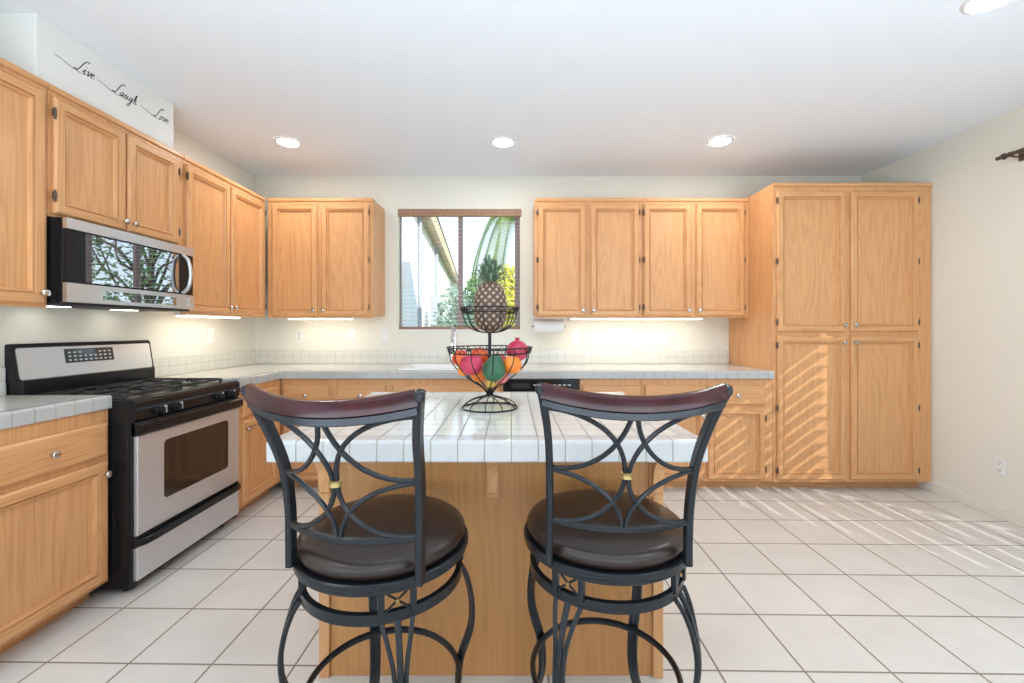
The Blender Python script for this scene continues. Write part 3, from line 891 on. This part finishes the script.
        cc = rad * (r0 + .006)
        MB().lathe([(0, -.0055), (.004, -.004), (.0055, 0), (.004, .004), (0, .0055)], 10, (cc.x, cc.y, .583)).build('boss', M['gold'], orn)
    return t
stool('left of two iron bar stools with round leather seats, turned slightly to the right', (-.341, 1.180, 0), -R(13), R(24), .026, .018, -.013)
stool('right of two iron bar stools with round leather seats, facing the island squarely', (.261, 1.222, 0), -R(2), -R(37), .006, 0.003, -.006)

# ------------------------------------------------------------------ fruit stand
FX, FY = -.083, 1.706
fs_ = thing('fruit_stand', 'two-tier dark wire fruit stand on the island worktop', 'fruit stand', (FX, FY, ZT))
def bowl(name, prof, nribs, rim_r, rim_z, lip, zig, wr=.0022):
    b = MB()
    for k in range(nribs):
        a = 2 * PI * k / nribs + .13
        b.tube([(r * math.cos(a), r * math.sin(a), z - ZT) for r, z in spline([(r, 0, z) for r, z in prof], 4) and [(q.x, q.z) for q in spline([(r, 0, z) for r, z in prof], 4)]], wr, 6)
    o = b.build(name, M['wire'], fs_)
    b = MB()
    for r, z in ((rim_r, rim_z), (rim_r - lip[0], rim_z - lip[1])):
        b.tube([(r * math.cos(2 * PI * k / 48), r * math.sin(2 * PI * k / 48), z - ZT) for k in range(48)], .0026, 6, True)
    zz = []
    for k in range(zig * 2):
        a = 2 * PI * k / (zig * 2)
        r, z = (rim_r, rim_z) if k % 2 else (rim_r - lip[0], rim_z - lip[1])
        zz.append((r * math.cos(a), r * math.sin(a), z - ZT))
    b.tube(zz, .0016, 5, True)
    b.build('rim_band', M['wire'], o)
    return o
bowl('lower_basket', [(.010, .944), (.014, .955), (.030, .973), (.060, .992), (.090, 1.013), (.130, 1.048), (.150, 1.078), (.157, 1.108), (.164, 1.128)], 12, .166, 1.129, (.008, .021), 36)
bowl('upper_basket', [(.008, 1.186), (.025, 1.187), (.055, 1.194), (.085, 1.212), (.100, 1.240), (.106, 1.262), (.114, 1.281)], 10, .116, 1.282, (.010, .018), 24)
MB().lathe([(.0065, .050), (.0065, .292), (.014, .294), (.014, .298), (0, .298)], 14).build('centre_pole', M['wire'], fs_)
b = MB()
for k in range(10):
    a = 2 * PI * k / 10 + .2
    pr = spline([(.010, 0, .052), (.026, 0, .046), (.062, 0, .036), (.092, 0, .022), (.107, 0, .003)], 4)
    b.tube([(q.x * math.cos(a), q.x * math.sin(a), q.z) for q in pr], .0021, 6)
for r, z, w_ in ((.107, .0032, .0032), (.078, .030, .0016), (.014, .051, .004)):
    b.tube([(r * math.cos(2 * PI * k / 48), r * math.sin(2 * PI * k / 48), z) for k in range(48)], w_, 6, True)
b.build('domed_foot', M['wire'], fs_)

def skin(name, c1, c2, rough=.35, sc=14):
    m, n, l, b = nodes_of(name)
    tc = n.new('ShaderNodeTexCoord'); no = n.new('ShaderNodeTexNoise'); no.inputs['Scale'].default_value = sc; no.inputs['Detail'].default_value = 5
    rp = n.new('ShaderNodeValToRGB')
    rp.color_ramp.elements[0].position = .35; rp.color_ramp.elements[0].color = (*c1, 1)
    rp.color_ramp.elements[1].position = .68; rp.color_ramp.elements[1].color = (*c2, 1)
    l.new(tc.outputs['Object'], no.inputs['Vector']); l.new(no.outputs['Fac'], rp.inputs[0]); l.new(rp.outputs[0], b.inputs['Base Color'])
    b.inputs['Roughness'].default_value = rough
    no2 = n.new('ShaderNodeTexNoise'); no2.inputs['Scale'].default_value = 220; l.new(tc.outputs['Object'], no2.inputs['Vector'])
    bp = n.new('ShaderNodeBump'); bp.inputs['Strength'].default_value = .25; bp.inputs['Distance'].default_value = .001
    l.new(no2.outputs['Fac'], bp.inputs['Height']); l.new(bp.outputs[0], b.inputs['Normal'])
    return m
K = {'orange': skin('orange_peel', (.85, .20, .02), (.90, .30, .05), .4), 'redorange': skin('red_orange_peel', (.72, .06, .015), (.85, .20, .03)),
     'magenta': skin('magenta_skin', (.42, .02, .06), (.62, .06, .12)), 'green': skin('green_skin', (.018, .085, .042), (.04, .15, .075), .4),
     'pink': skin('pink_skin', (.58, .05, .09), (.80, .25, .20)), 'yellow': skin('yellow_skin', (.75, .42, .04), (.82, .55, .10))}
stem_m = plain('stem', (.10, .07, .03), .7)
def fruit(name, label, cat, mat, x, y, z, r, el=1.0, shape=None, tilt=(0, 0)):
    t = thing(name, label, cat, (x, y, z), 0, 'fruit in the lower basket')
    t.rotation_euler = (tilt[0], tilt[1], rnd.uniform(0, 6))
    prof = []
    for k in range(17):
        a = -PI / 2 + PI * k / 16
        rr, zz = math.cos(a), math.sin(a)
        if shape == 'pear': rr *= (1.0 - .30 * max(0, zz) - .02); zz *= 1.0 if zz < 0 else 1.25
        elif shape == 'dimple': zz *= (1 - .16 * (1 - min(1, rr / .45)) ** 1.0)
        prof.append((max(0, r * rr), r * el * zz))
    b = MB().lathe(prof, 28)
    b.build('flesh', K[mat], t)
    top = prof[-1][1]
    if shape == 'crown':
        b = MB()
        b.lathe([(r * .20, top - .006), (r * .17, top + .002), (r * .25, top + .010), (r * .21, top + .010), (r * .10, top + .003), (0, top + .002)], 12, smooth=False)
        b.build('calyx_crown', K[mat], t)
    else:
        MB().lathe([(.004, top - .004), (.0028, top + .003), (.0032, top + .006), (0, top + .007)], 8).build('stem', stem_m, t)
    return t
fruit('orange', 'red-orange fruit at the far left rim of the lower basket', 'fruit', 'redorange', FX - .115, FY + .010, 1.086, .034, 1, 'dimple')
fruit('apple', 'large magenta apple in the left half of the basket, front row', 'fruit', 'magenta', FX - .066, FY - .060, 1.066, .043, .97, 'dimple')
fruit('orange', 'red-orange fruit behind the magenta apple, left of the pole', 'fruit', 'redorange', FX - .042, FY + .040, 1.092, .037, 1, 'dimple')
fruit('pear', 'large dark green pear at the front middle of the basket', 'fruit', 'green', FX + .020, FY - .074, 1.050, .045, 1.05, 'pear', (R(8), R(10)))
fruit('orange', 'bright orange to the right of the green pear', 'fruit', 'orange', FX + .088, FY - .048, 1.064, .036, 1, 'dimple')
fruit('pomegranate', 'red pomegranate with a crown, topmost at the right of the basket', 'fruit', 'magenta', FX + .108, FY + .018, 1.114, .044, .95, 'crown')
fruit('peach', 'pink peach low in the basket, under the bright orange', 'fruit', 'pink', FX + .044, FY - .020, 1.018, .030, 1, 'dimple')
fruit('orange', 'orange low in the basket, under the magenta apple', 'fruit', 'orange', FX - .044, FY + .006, 1.022, .031, 1, 'dimple')
fruit('orange', 'orange at the left side of the basket, partly behind the magenta apple', 'fruit', 'orange', FX - .102, FY - .012, 1.038, .022, 1, 'dimple')
fruit('peach', 'pink peach at the back of the basket behind the green pear', 'fruit', 'pink', FX + .030, FY + .075, 1.066, .038, 1, 'dimple')
fruit('lemon', 'small yellow lemon at the very bottom of the basket', 'fruit', 'yellow', FX + .004, FY - .024, .994, .017, 1.2)

# pineapple
pi_ = thing('pineapple', 'whole pineapple standing in the upper basket in front of the window', 'pineapple', (FX + .002, FY, 1.191))
PH, PR = .192, .061
prof = [(0, .28), (.04, .62), (.12, .83), (.25, .96), (.42, 1.0), (.60, .985), (.76, .91), (.88, .76), (.96, .56), (1.0, .34)]
def pr_at(t):
    for q in range(len(prof) - 1):
        a, c = prof[q], prof[q + 1]
        if t <= c[0]:
            f = (t - a[0]) / (c[0] - a[0]); f = f * f * (3 - 2 * f) if False else f
            return a[1] + (c[1] - a[1]) * f
    return prof[-1][1]
NU, NV = 168, 130
vs = []; tone = []
for j in range(NV + 1):
    t = j / NV
    for i_ in range(NU):
        a = 2 * PI * i_ / NU
        s1 = (12 * a / (2 * PI) + t * 6.6) % 1.0; s2 = (-12 * a / (2 * PI) + t * 6.6) % 1.0
        e = min(1, 2.6 * min(s1, 1 - s1, s2, 1 - s2))           # 0 on the seams, 1 on the eyes
        cdist = math.hypot(s1 - .5, s2 - .5)
        spike = max(0, 1 - cdist / .16)
        r = PR * pr_at(t) * (1 + .075 * e + .03 * spike)
        vs.append((r * math.cos(a), r * math.sin(a), PH * t)); tone.append((e, spike))
fsq = [(j * NU + i_, j * NU + (i_ + 1) % NU, (j + 1) * NU + (i_ + 1) % NU, (j + 1) * NU + i_) for j in range(NV) for i_ in range(NU)]
fsq += [list(range(NU))[::-1], [NV * NU + q for q in range(NU)]]
pm, pn_, pl, pb_ = nodes_of('pineapple_rind')
at_ = pn_.new('ShaderNodeAttribute'); at_.attribute_name = 'rind'
rp_ = pn_.new('ShaderNodeValToRGB')
rp_.color_ramp.elements[0].position = .15; rp_.color_ramp.elements[0].color = (.060, .036, .026, 1)
rp_.color_ramp.elements[1].position = .95; rp_.color_ramp.elements[1].color = (.42, .32, .235, 1)
e_ = rp_.color_ramp.elements.new(.5); e_.color = (.17, .105, .068, 1)
pl.new(at_.outputs['Fac'], rp_.inputs[0]); pl.new(rp_.outputs[0], pb_.inputs['Base Color']); pb_.inputs['Roughness'].default_value = .55
po_ = MB().add(vs, fsq, 0, True).build('rind', pm, pi_)
ca_ = po_.data.attributes.new('rind', 'FLOAT', 'POINT')
ca_.data.foreach_set('value', [e * .95 for e, s in tone])
leaf_m = skin('pineapple_leaf', (.050, .095, .055), (.15, .21, .13), .45, 30)
cr = MB()
for k in range(52):
    lay = k / 51
    a = k * 2.39996
    out = .070 * (1 - lay) + .010 + rnd.uniform(-.006, .006); hgt = .022 + .080 * lay ** .8 + rnd.uniform(-.006, .006)
    b0 = .014 * (1 - lay * .6)
    curl = .034 * (1 - lay) ** .7
    pts = [Vector((b0, 0, 0 + .020 * lay)), Vector((b0 + out * .45, 0, hgt * .62)), Vector((b0 + out * .82, 0, hgt)), Vector((b0 + out * 1.05, 0, hgt - curl))]
    sp = spline(pts, 4); wid = [.0085 * (1 - (q / (len(sp) - 1)) ** 1.6) + .0004 for q in range(len(sp))]
    vs = []; fs = []
    for q, p in enumerate(sp):
        for s, dz in ((-1, .0022), (0, 0), (1, .0022), (0, -.0012)):
            v = Vector((p.x, s * wid[q], p.z + dz * (wid[q] / .010)))
            vs.append((v.x * math.cos(a) - v.y * math.sin(a), v.x * math.sin(a) + v.y * math.cos(a), PH - .004 + v.z))
    for q in range(len(sp) - 1):
        for s in range(4): fs.append((q * 4 + s, q * 4 + (s + 1) % 4, q * 4 + 4 + (s + 1) % 4, q * 4 + 4 + s))
    cr.add(vs, fs, 0, True)
cr.build('leaf_crown', leaf_m, pi_)

# ------------------------------------------------------------------ paper towel under the cabinet
ph_ = thing('towel_holder', 'metal paper towel holder under the wall cabinet right of the window', 'towel holder', (.32, 3.72, 0))
b = MB()
b.box(-.135, -.129, -.012, .012, 1.205, 1.2915, .002); b.box(.129, .135, -.012, .012, 1.205, 1.2915, .002); b.box(-.135, .135, -.016, .016, 1.287, 1.2918, .001)
b.build('bracket', M['nickel'], ph_)
MB().tube([(-.15, 0, 1.222), (.15, 0, 1.222)], .006, 10).build('rod', M['nickel'], ph_)
pt = thing('paper_towel_roll', 'white paper towel roll on the holder right of the window', 'paper towel', (.32, 3.72, 1.222))
MB().ring([(.0195, -.122), (.058, -.122), (.0585, -.118), (.0585, .118), (.058, .122), (.0195, .122)], 40).build('paper', M['paper'], pt, Matrix.Rotation(R(90), 4, 'Y'))
MB().ring([(.0175, -.123), (.0195, -.123), (.0195, .123), (.0175, .123)], 24).build('core', M['valance'], pt, Matrix.Rotation(R(90), 4, 'Y'))

# ------------------------------------------------------------------ outlets and switches
def plate(kind, label, loc, rz):
    t = thing('outlet' if kind == 'outlet' else 'light_switch', label, kind, loc, rz, 'wall plates')
    MB().box(-.036, .036, -.006, -.0005, -.058, .058, .003).build('cover_plate', M['white'], t)
    if kind == 'outlet':
        for z in (-.024, .024):
            s = MB().lathe([(.0165, .0), (.0165, .002), (.015, .003), (0, .003)], 20, (0, -.005, z), axis='-y').build('socket', M['white'], t)
            b = MB(); b.box(-.0075, -.0045, -.0086, -.0078, z - .001, z + .009); b.box(.0045, .0075, -.0086, -.0078, z - .001, z + .009); b.box(-.002, .002, -.0086, -.0078, z - .011, z - .006)
            b.build('slots', M['slot'], s)
    else:
        MB().box(-.016, .016, -.0095, -.005, -.033, .033, .003).build('rocker', M['white'], t)
    return t
plate('light switch', 'white light switch on the left wall right of the range', (XL, 3.30, 1.150), L90)
plate('outlet', 'white outlet on the back wall below the corner cabinet, nearest the corner', (-1.878, YB, 1.140), 0)
plate('light switch', 'white switch on the back wall below the right end of the corner cabinet', (-1.405, YB, 1.147), 0)
plate('light switch', 'white switch on the back wall just left of the window', (-1.118, YB, 1.147), 0)
plate('light switch', 'white switch on the back wall beside the paper towel', (.577, YB, 1.135), 0)
plate('outlet', 'white outlet on the back wall midway between paper towel and pantry', (1.205, YB, 1.130), 0)
plate('light switch', 'white switch on the back wall nearest the pantry', (1.332, YB, 1.132), 0)
plate('outlet', 'white outlet low on the right wall beside the pantry', (XR, 2.775, .325), -L90)

# ------------------------------------------------------------------ lamps
def can(label, x, y):
    t = thing('recessed_light', label, 'ceiling light', (x, y, ZC), 0, 'recessed ceiling lights')
    MB().ring([(.072, -.002), (.089, -.001), (.088, -.004), (.076, -.009), (.070, -.007)], 40).build('trim_ring', M['white'], t)
    MB().lathe([(.0715, -.0035), (.04, -.0050), (0, -.0055)], 36).build('lens', M['lamp'], t)
can('round recessed ceiling light above the left corner cabinet', -1.616, 3.166)
can('round recessed ceiling light in the middle, in front of the window', -.058, 3.166)
can('round recessed ceiling light in front of the pantry', 1.507, 3.150)
can('round recessed ceiling light cut by the top edge of the photo at right', 1.965, 1.790)
for x, y in ((-1.6, .45), (.1, .45), (1.965, .20)):  # extra lights out of view, added to brighten floor and ceiling
    can('added fill light shaped like a round recessed ceiling light, out of view', x, y)
def strip(label, loc, rz, ln):
    t = thing('cabinet_light', label, 'cabinet light', loc, rz, 'under-cabinet lights')
    MB().box(-ln / 2 - .01, ln / 2 + .01, -.035, .035, -.006, .0195, .002).build('housing', M['white'], t)
    MB().box(-ln / 2, ln / 2, -.028, .028, -.012, -.0062, .002).build('diffuser', M['strip'], t)
strip('glowing light strip under the left wall cabinets beside the microwave', (-2.10, 3.06, UZ0), L90, .56)
strip('glowing light strip under the corner cabinet left of the window', (-1.60, 3.68, UZ0), 0, .52)
strip('long glowing light strip under the wall cabinets right of the window', (1.05, 3.68, UZ0), 0, 1.09)

# ------------------------------------------------------------------ curtain rod on the right wall
cu = thing('curtain_rod', 'dark curtain rod with a finial high on the right wall', 'curtain rod', (XR - .075, 2.6, 2.262))
MB().tube([(0, .09, 0), (0, -2.6, 0)], .012, 12).build('rod', M['bronze'], cu)
fin = MB().lathe([(.012, 0), (.019, .003), (.020, .011), (.014, .017), (.011, .020), (.0115, .046), (.009, .050), (0, .051)], 14, (0, .082, 0), axis='y')
fin.build('finial', M['bronze'], cu)
for y in (.055, -2.4):
    b = MB(); b.box(.064, .0745, y - .016, y + .016, -.040, .034, .004); b.tube([(.068, y, -.014), (.03, y, -.016), (0, y, -.011)], .006, 8)
    b.lathe([(.0145, -.010), (.016, 0), (.0145, .010)], 12, (0, y, 0), axis='y')
    b.build('bracket', M['bronze'], cu)

# ------------------------------------------------------------------ lettering on the boxed duct
XD = -2.03
def stroke(mb, pts, y0, z0, s, wid, dz=0.0):
    P = spline([(p[0] + .42 * p[1], p[1], 0) for p in pts], 7); N = len(P); vs = []; fs = []
    for q in range(N):
        t = P[min(q + 1, N - 1)] - P[max(q - 1, 0)]; t.normalize()
        nrm = Vector((-t.y, t.x, 0)); f = q / (N - 1)
        w_ = wid * (0.48 + 0.52 * abs(t.y) ** 1.2) * (0.55 + .45 * math.sin(PI * min(1, max(0, f))) )
        for sg in (-1, 1):
            v = P[q] * s + nrm * w_ * sg
            for x in (0, .0012): vs.append((XD + x, y0 + v.x, z0 + v.y + dz))
    for q in range(N - 1):
        o = q * 4
        fs += [(o + 1, o + 3, o + 7, o + 5), (o, o + 1, o + 5, o + 4), (o + 2, o + 6, o + 7, o + 3), (o, o + 4, o + 6, o + 2)]
    fs += [(0, 2, 3, 1), ((N - 1) * 4, (N - 1) * 4 + 1, (N - 1) * 4 + 3, (N - 1) * 4 + 2)]
    mb.add(vs, fs)
capL = [[(-4.4, .55), (-3.0, .40), (-1.6, .12), (-.5, -.02), (.0, .12), (-.05, .30), (-.4, .28), (-.45, .08), (.1, -.06), (.9, -.12), (1.5, .10)],
        [(1.10, 2.30), (1.30, 2.62), (1.05, 2.75), (.65, 2.30), (.38, 1.4), (.22, .6), (-.05, .1)]]
low = {'i': (.62, [[(-.2, .25), (.12, 1.0), (.10, .25), (.28, .0), (.62, .35)], [(.10, 1.45), (.16, 1.52), (.12, 1.58)]]),
       'v': (.85, [[(-.1, .7), (.12, 1.0), (.28, .35), (.30, .0), (.62, .55), (.66, 1.0), (.90, .88)]]),
       'e': (.72, [[(-.05, .40), (.35, .55), (.48, .88), (.28, 1.0), (.06, .60), (.12, .12), (.38, .0), (.78, .32)]]),
       'a': (.98, [[(.60, .88), (.30, 1.0), (.02, .5), (.12, .02), (.42, .25), (.62, .95), (.58, .25), (.72, .0), (1.05, .35)]]),
       'u': (.98, [[(-.1, .55), (.12, 1.0), (.06, .25), (.20, .0), (.48, .30), (.60, 1.0), (.56, .22), (.72, .0), (1.05, .35)]]),
       'g': (.95, [[(.60, .88), (.30, 1.0), (.02, .5), (.12, .02), (.42, .25), (.62, .95), (.58, -.3), (.45, -1.15), (.10, -1.25), (.10, -.85), (.55, -.25), (1.0, .35)]]),
       'h': (1.0, [[(-.05, .3), (.30, 1.3), (.32, 2.0), (.16, 2.05), (.08, 1.2), (.02, .0)], [(.04, .35), (.34, .98), (.52, .80), (.50, .20), (.64, .0), (1.0, .40)]]),
       'o': (.85, [[(.30, 1.0), (.02, .55), (.14, .0), (.46, .18), (.52, .75), (.30, 1.0), (.50, .80), (.95, .85)]])}
def word(text, y0, adv, s=.0262, fl=1.0):
    t = thing('wall_lettering', 'black script word %s on the white duct' % {'Live': 'reading Live, first of three,', 'Laugh': 'reading Laugh, the middle one,', 'Love': 'reading Love, last of three,'}[text], 'wall lettering', (0, 0, 0), 0, 'script words on the duct')
    mb = MB()
    for st in capL:
        pts = [(p[0] * fl if p[0] < -.6 else p[0], p[1]) for p in st]
        stroke(mb, pts, y0, 2.410, s, .0024)
    mb.build('capital_letter', M['decal'], t)
    x = y0 + s * 1.15
    for ch in text[1:]:
        w_, sts = low[ch]
        mb = MB()
        for st in sts: stroke(mb, st, x, 2.412, s * .95, .0023)
        mb.build('letter', M['decal'], t)
        x += w_ * s * adv
word('Live', 2.042, .92, fl=.92)
word('Laugh', 2.236, 1.02, fl=.86)
word('Love', 2.492, .98, fl=.92)

# ------------------------------------------------------------------ outdoors, seen through the window
struct(MB().box(-30, 40, YB + .2, 45, -.35, -.25).build('ground', plain('lawn', (.20, .24, .10), .95, noise=.4, nscale=3)))
stucco = plain('white_stucco', (.86, .85, .82), .9, bump=.3, nscale=60)
eave_m = plain('tan_eave', (.62, .47, .30), .7, noise=.08, nscale=10)
roof_m = plain('grey_roof_tile', (.36, .27, .22), .85, noise=.25, nscale=9)
grey_m = plain('grey_conduit', (.36, .38, .42), .5)
hs_ = thing('neighbour_house', 'white stucco house with a tan eave beyond the left half of the window', 'house', (-1.13, 4.9, -.25), R(4.5))
MB().box(-5, 0, 0, 11, 0, 3.0).build('house_wall', stucco, hs_)
b = MB(); b.box(-5.2, .13, -.1, 11.3, 2.93, 3.03, .01); b.box(.11, .16, -.1, 11.3, 2.88, 3.10, .005)
b.build('eave', eave_m, hs_)
b = MB(); b.add([(.18, -.12, 3.09), (.18, 11.35, 3.09), (-2.5, 11.35, 4.3), (-2.5, -.12, 4.3), (-5.3, -.12, 3.09), (-5.3, 11.35, 3.09)], [(0, 1, 2, 3), (3, 2, 5, 4), (0, 3, 4), (1, 5, 2)])
b.build('roof', roof_m, hs_)
for y, z0, z1 in ((.62, 0.3, 2.9), (2.9, 1.3, 2.9)):
    MB().tube([(.03, y, z0), (.03, y, z1)], .022, 8).build('conduit', grey_m, hs_)
for y, z in ((2.2, 1.75),):
    MB().box(0, .10, y, y + .14, z - .25, z + .25, .01).build('meter_box', grey_m, hs_)

def leaf_mat(name, c1, c2):
    m, n, l, b = nodes_of(name)
    oi = n.new('ShaderNodeTexCoord'); no = n.new('ShaderNodeTexNoise'); no.inputs['Scale'].default_value = 2.5
    rp = n.new('ShaderNodeValToRGB'); rp.color_ramp.elements[0].position = .35; rp.color_ramp.elements[1].position = .65
    rp.color_ramp.elements[0].color = (*c1, 1); rp.color_ramp.elements[1].color = (*c2, 1)
    l.new(oi.outputs['Object'], no.inputs['Vector']); l.new(no.outputs['Fac'], rp.inputs[0]); l.new(rp.outputs[0], b.inputs['Base Color'])
    b.inputs['Roughness'].default_value = .6
    tr = n.new('ShaderNodeBsdfTranslucent'); mx = n.new('ShaderNodeMixShader'); mx.inputs[0].default_value = .4
    l.new(rp.outputs[0], tr.inputs[0]); l.new(b.outputs[0], mx.inputs[1]); l.new(tr.outputs[0], mx.inputs[2]); l.new(mx.outputs[0], n['Material Output'].inputs[0])
    return m
LG = leaf_mat('green_leaf', (.08, .19, .055), (.23, .36, .12)); LY = leaf_mat('yellow_green_leaf', (.42, .45, .05), (.75, .66, .08)); LB = leaf_mat('blue_green_leaf', (.16, .28, .20), (.36, .46, .33))
LP = leaf_mat('palm_leaf', (.16, .27, .035), (.34, .42, .07))
bark = plain('bark', (.14, .095, .07), .9, noise=.3, nscale=25, bump=.5)
def plantthing(name, label, cat, x, y, h, rx, rz_, n, mat, lsize, trunk=True, seed=1, group=None, nb=7):
    q = random.Random(seed)
    t = thing(name, label, cat, (x, y, -.25), 0, group)
    hc = h - rz_
    if trunk:
        b = MB()
        b.tube(spline([(0, 0, 0), (.05 * rx, .03, hc * .4), (-.05 * rx, 0, hc), (0, 0, h - .2 * rz_)], 5), .07 * rx + .02, 8, scale=[1 - .7 * k / 15 for k in range(16)])
        b.build('trunk', bark, t)
        for k in range(nb):
            a = k * 2.4 + q.random(); z0 = hc * (.45 + .5 * q.random()); rr = rx * (.6 + .4 * q.random())
            MB().tube(spline([(0, 0, z0), (rr * .4 * math.cos(a), rr * .4 * math.sin(a), z0 + rz_ * .35), (rr * .75 * math.cos(a + .2), rr * .75 * math.sin(a + .2), z0 + rz_ * .5), (rr * math.cos(a), rr * math.sin(a), z0 + rz_ * .9)], 4), .025 * rx + .006, 6, scale=[1 - .75 * s / 12 for s in range(13)]).build('branch', bark, t)
    b = MB()
    for k in range(n):
        while True:
            p = Vector((q.uniform(-1, 1), q.uniform(-1, 1), q.uniform(-1, 1)))
            if .15 < p.length < 1: break
        nz = math.sin(p.x * 5 + seed) * math.cos(p.y * 4.3) * math.sin(p.z * 4.7 + seed)
        if nz < -.12 and q.random() < .8: continue
        c = Vector((p.x * rx, p.y * rx, hc + p.z * rz_))
        d1 = Vector((q.uniform(-1, 1), q.uniform(-1, 1), q.uniform(-.8, .8))).normalized(); d2 = d1.orthogonal().normalized()
        L = lsize * q.uniform(.7, 1.4)
        b.add([c - d1 * L, c + d2 * L * .38, c + d1 * L, c - d2 * L * .38], [(0, 1, 2, 3)])
    b.build('foliage', mat, t)
    return t
plantthing('shrub', 'grey-green shrub growing against the white house, seen low in the left of the window', 'shrub', -.78, 6.2, 2.10, .36, .95, 2200, LB, .040, True, 3, nb=4)
plantthing('shrub', 'small green shrub at the foot of the house wall, seen lowest in the window', 'shrub', -.94, 5.35, 1.46, .20, .35, 500, LG, .022, True, 4, nb=3)
plantthing('tree', 'green leafy tree behind the pineapple in the right half of the window', 'tree', -.30, 8.6, 2.6, .95, 1.3, 5200, LG, .085, True, 5)
plantthing('shrub', 'yellow-green bush outside the window, right of the pineapple', 'shrub', .02, 7.0, 2.50, .40, .85, 2200, LY, .060, True, 6, nb=4)
plantthing('tree', 'tall open-branched tree to the right of the window, mirrored in the microwave', 'tree', 3.9, 9.4, 5.2, 1.6, 2.2, 3000, LG, .08, True, 8, nb=12)
plantthing('tree', 'second open tree further right, mirrored in the microwave', 'tree', 7.7, 9.8, 5.4, 2.0, 2.4, 3000, LG, .09, True, 9, nb=12)
plantthing('shrub', 'green hedge bush outside to the right of the window', 'shrub', 1.7, 6.6, 1.9, 1.0, 1.0, 3600, LG, .05, True, 11, nb=5)
plantthing('shrub', 'green hedge bush outside, further right of the window', 'shrub', 4.0, 7.2, 2.0, 1.2, 1.1, 2600, LG, .06, True, 12, nb=5)
# palm with drooping fronds
pa = thing('palm', 'palm with drooping green fronds in the top right of the window', 'palm', (.55, 11.6, -.05))
MB().tube(spline([(0, 0, 0), (.05, 0, 2), (0, 0, 4.2)], 5), .13, 10).build('trunk', bark, pa)
for k in range(13):
    a = k * 2 * PI / 13 + .2; rise = rnd.uniform(.2, .8)
    pts = spline([(0, 0, 4.15), (.5 * math.cos(a), .5 * math.sin(a), 4.3 + rise * .6), (1.05 * math.cos(a), 1.05 * math.sin(a), 4.1 + rise * .4), (1.45 * math.cos(a), 1.45 * math.sin(a), 3.3), (1.6 * math.cos(a), 1.6 * math.sin(a), 2.5)], 14)
    b = MB(); b.tube(pts, .014, 5)
    sd = Vector((-math.sin(a), math.cos(a), 0))
    for q in range(5, len(pts)):
        for s in (-1, 1):
            p = pts[q]; e = p + sd * s * .30 + Vector((.1 * math.cos(a), .1 * math.sin(a), -.34))
            t_ = (pts[q] - pts[q - 1]).normalized() * .032
            b.add([p - t_, p + t_, e], [(0, 1, 2)])
    b.build('frond', LP, pa)
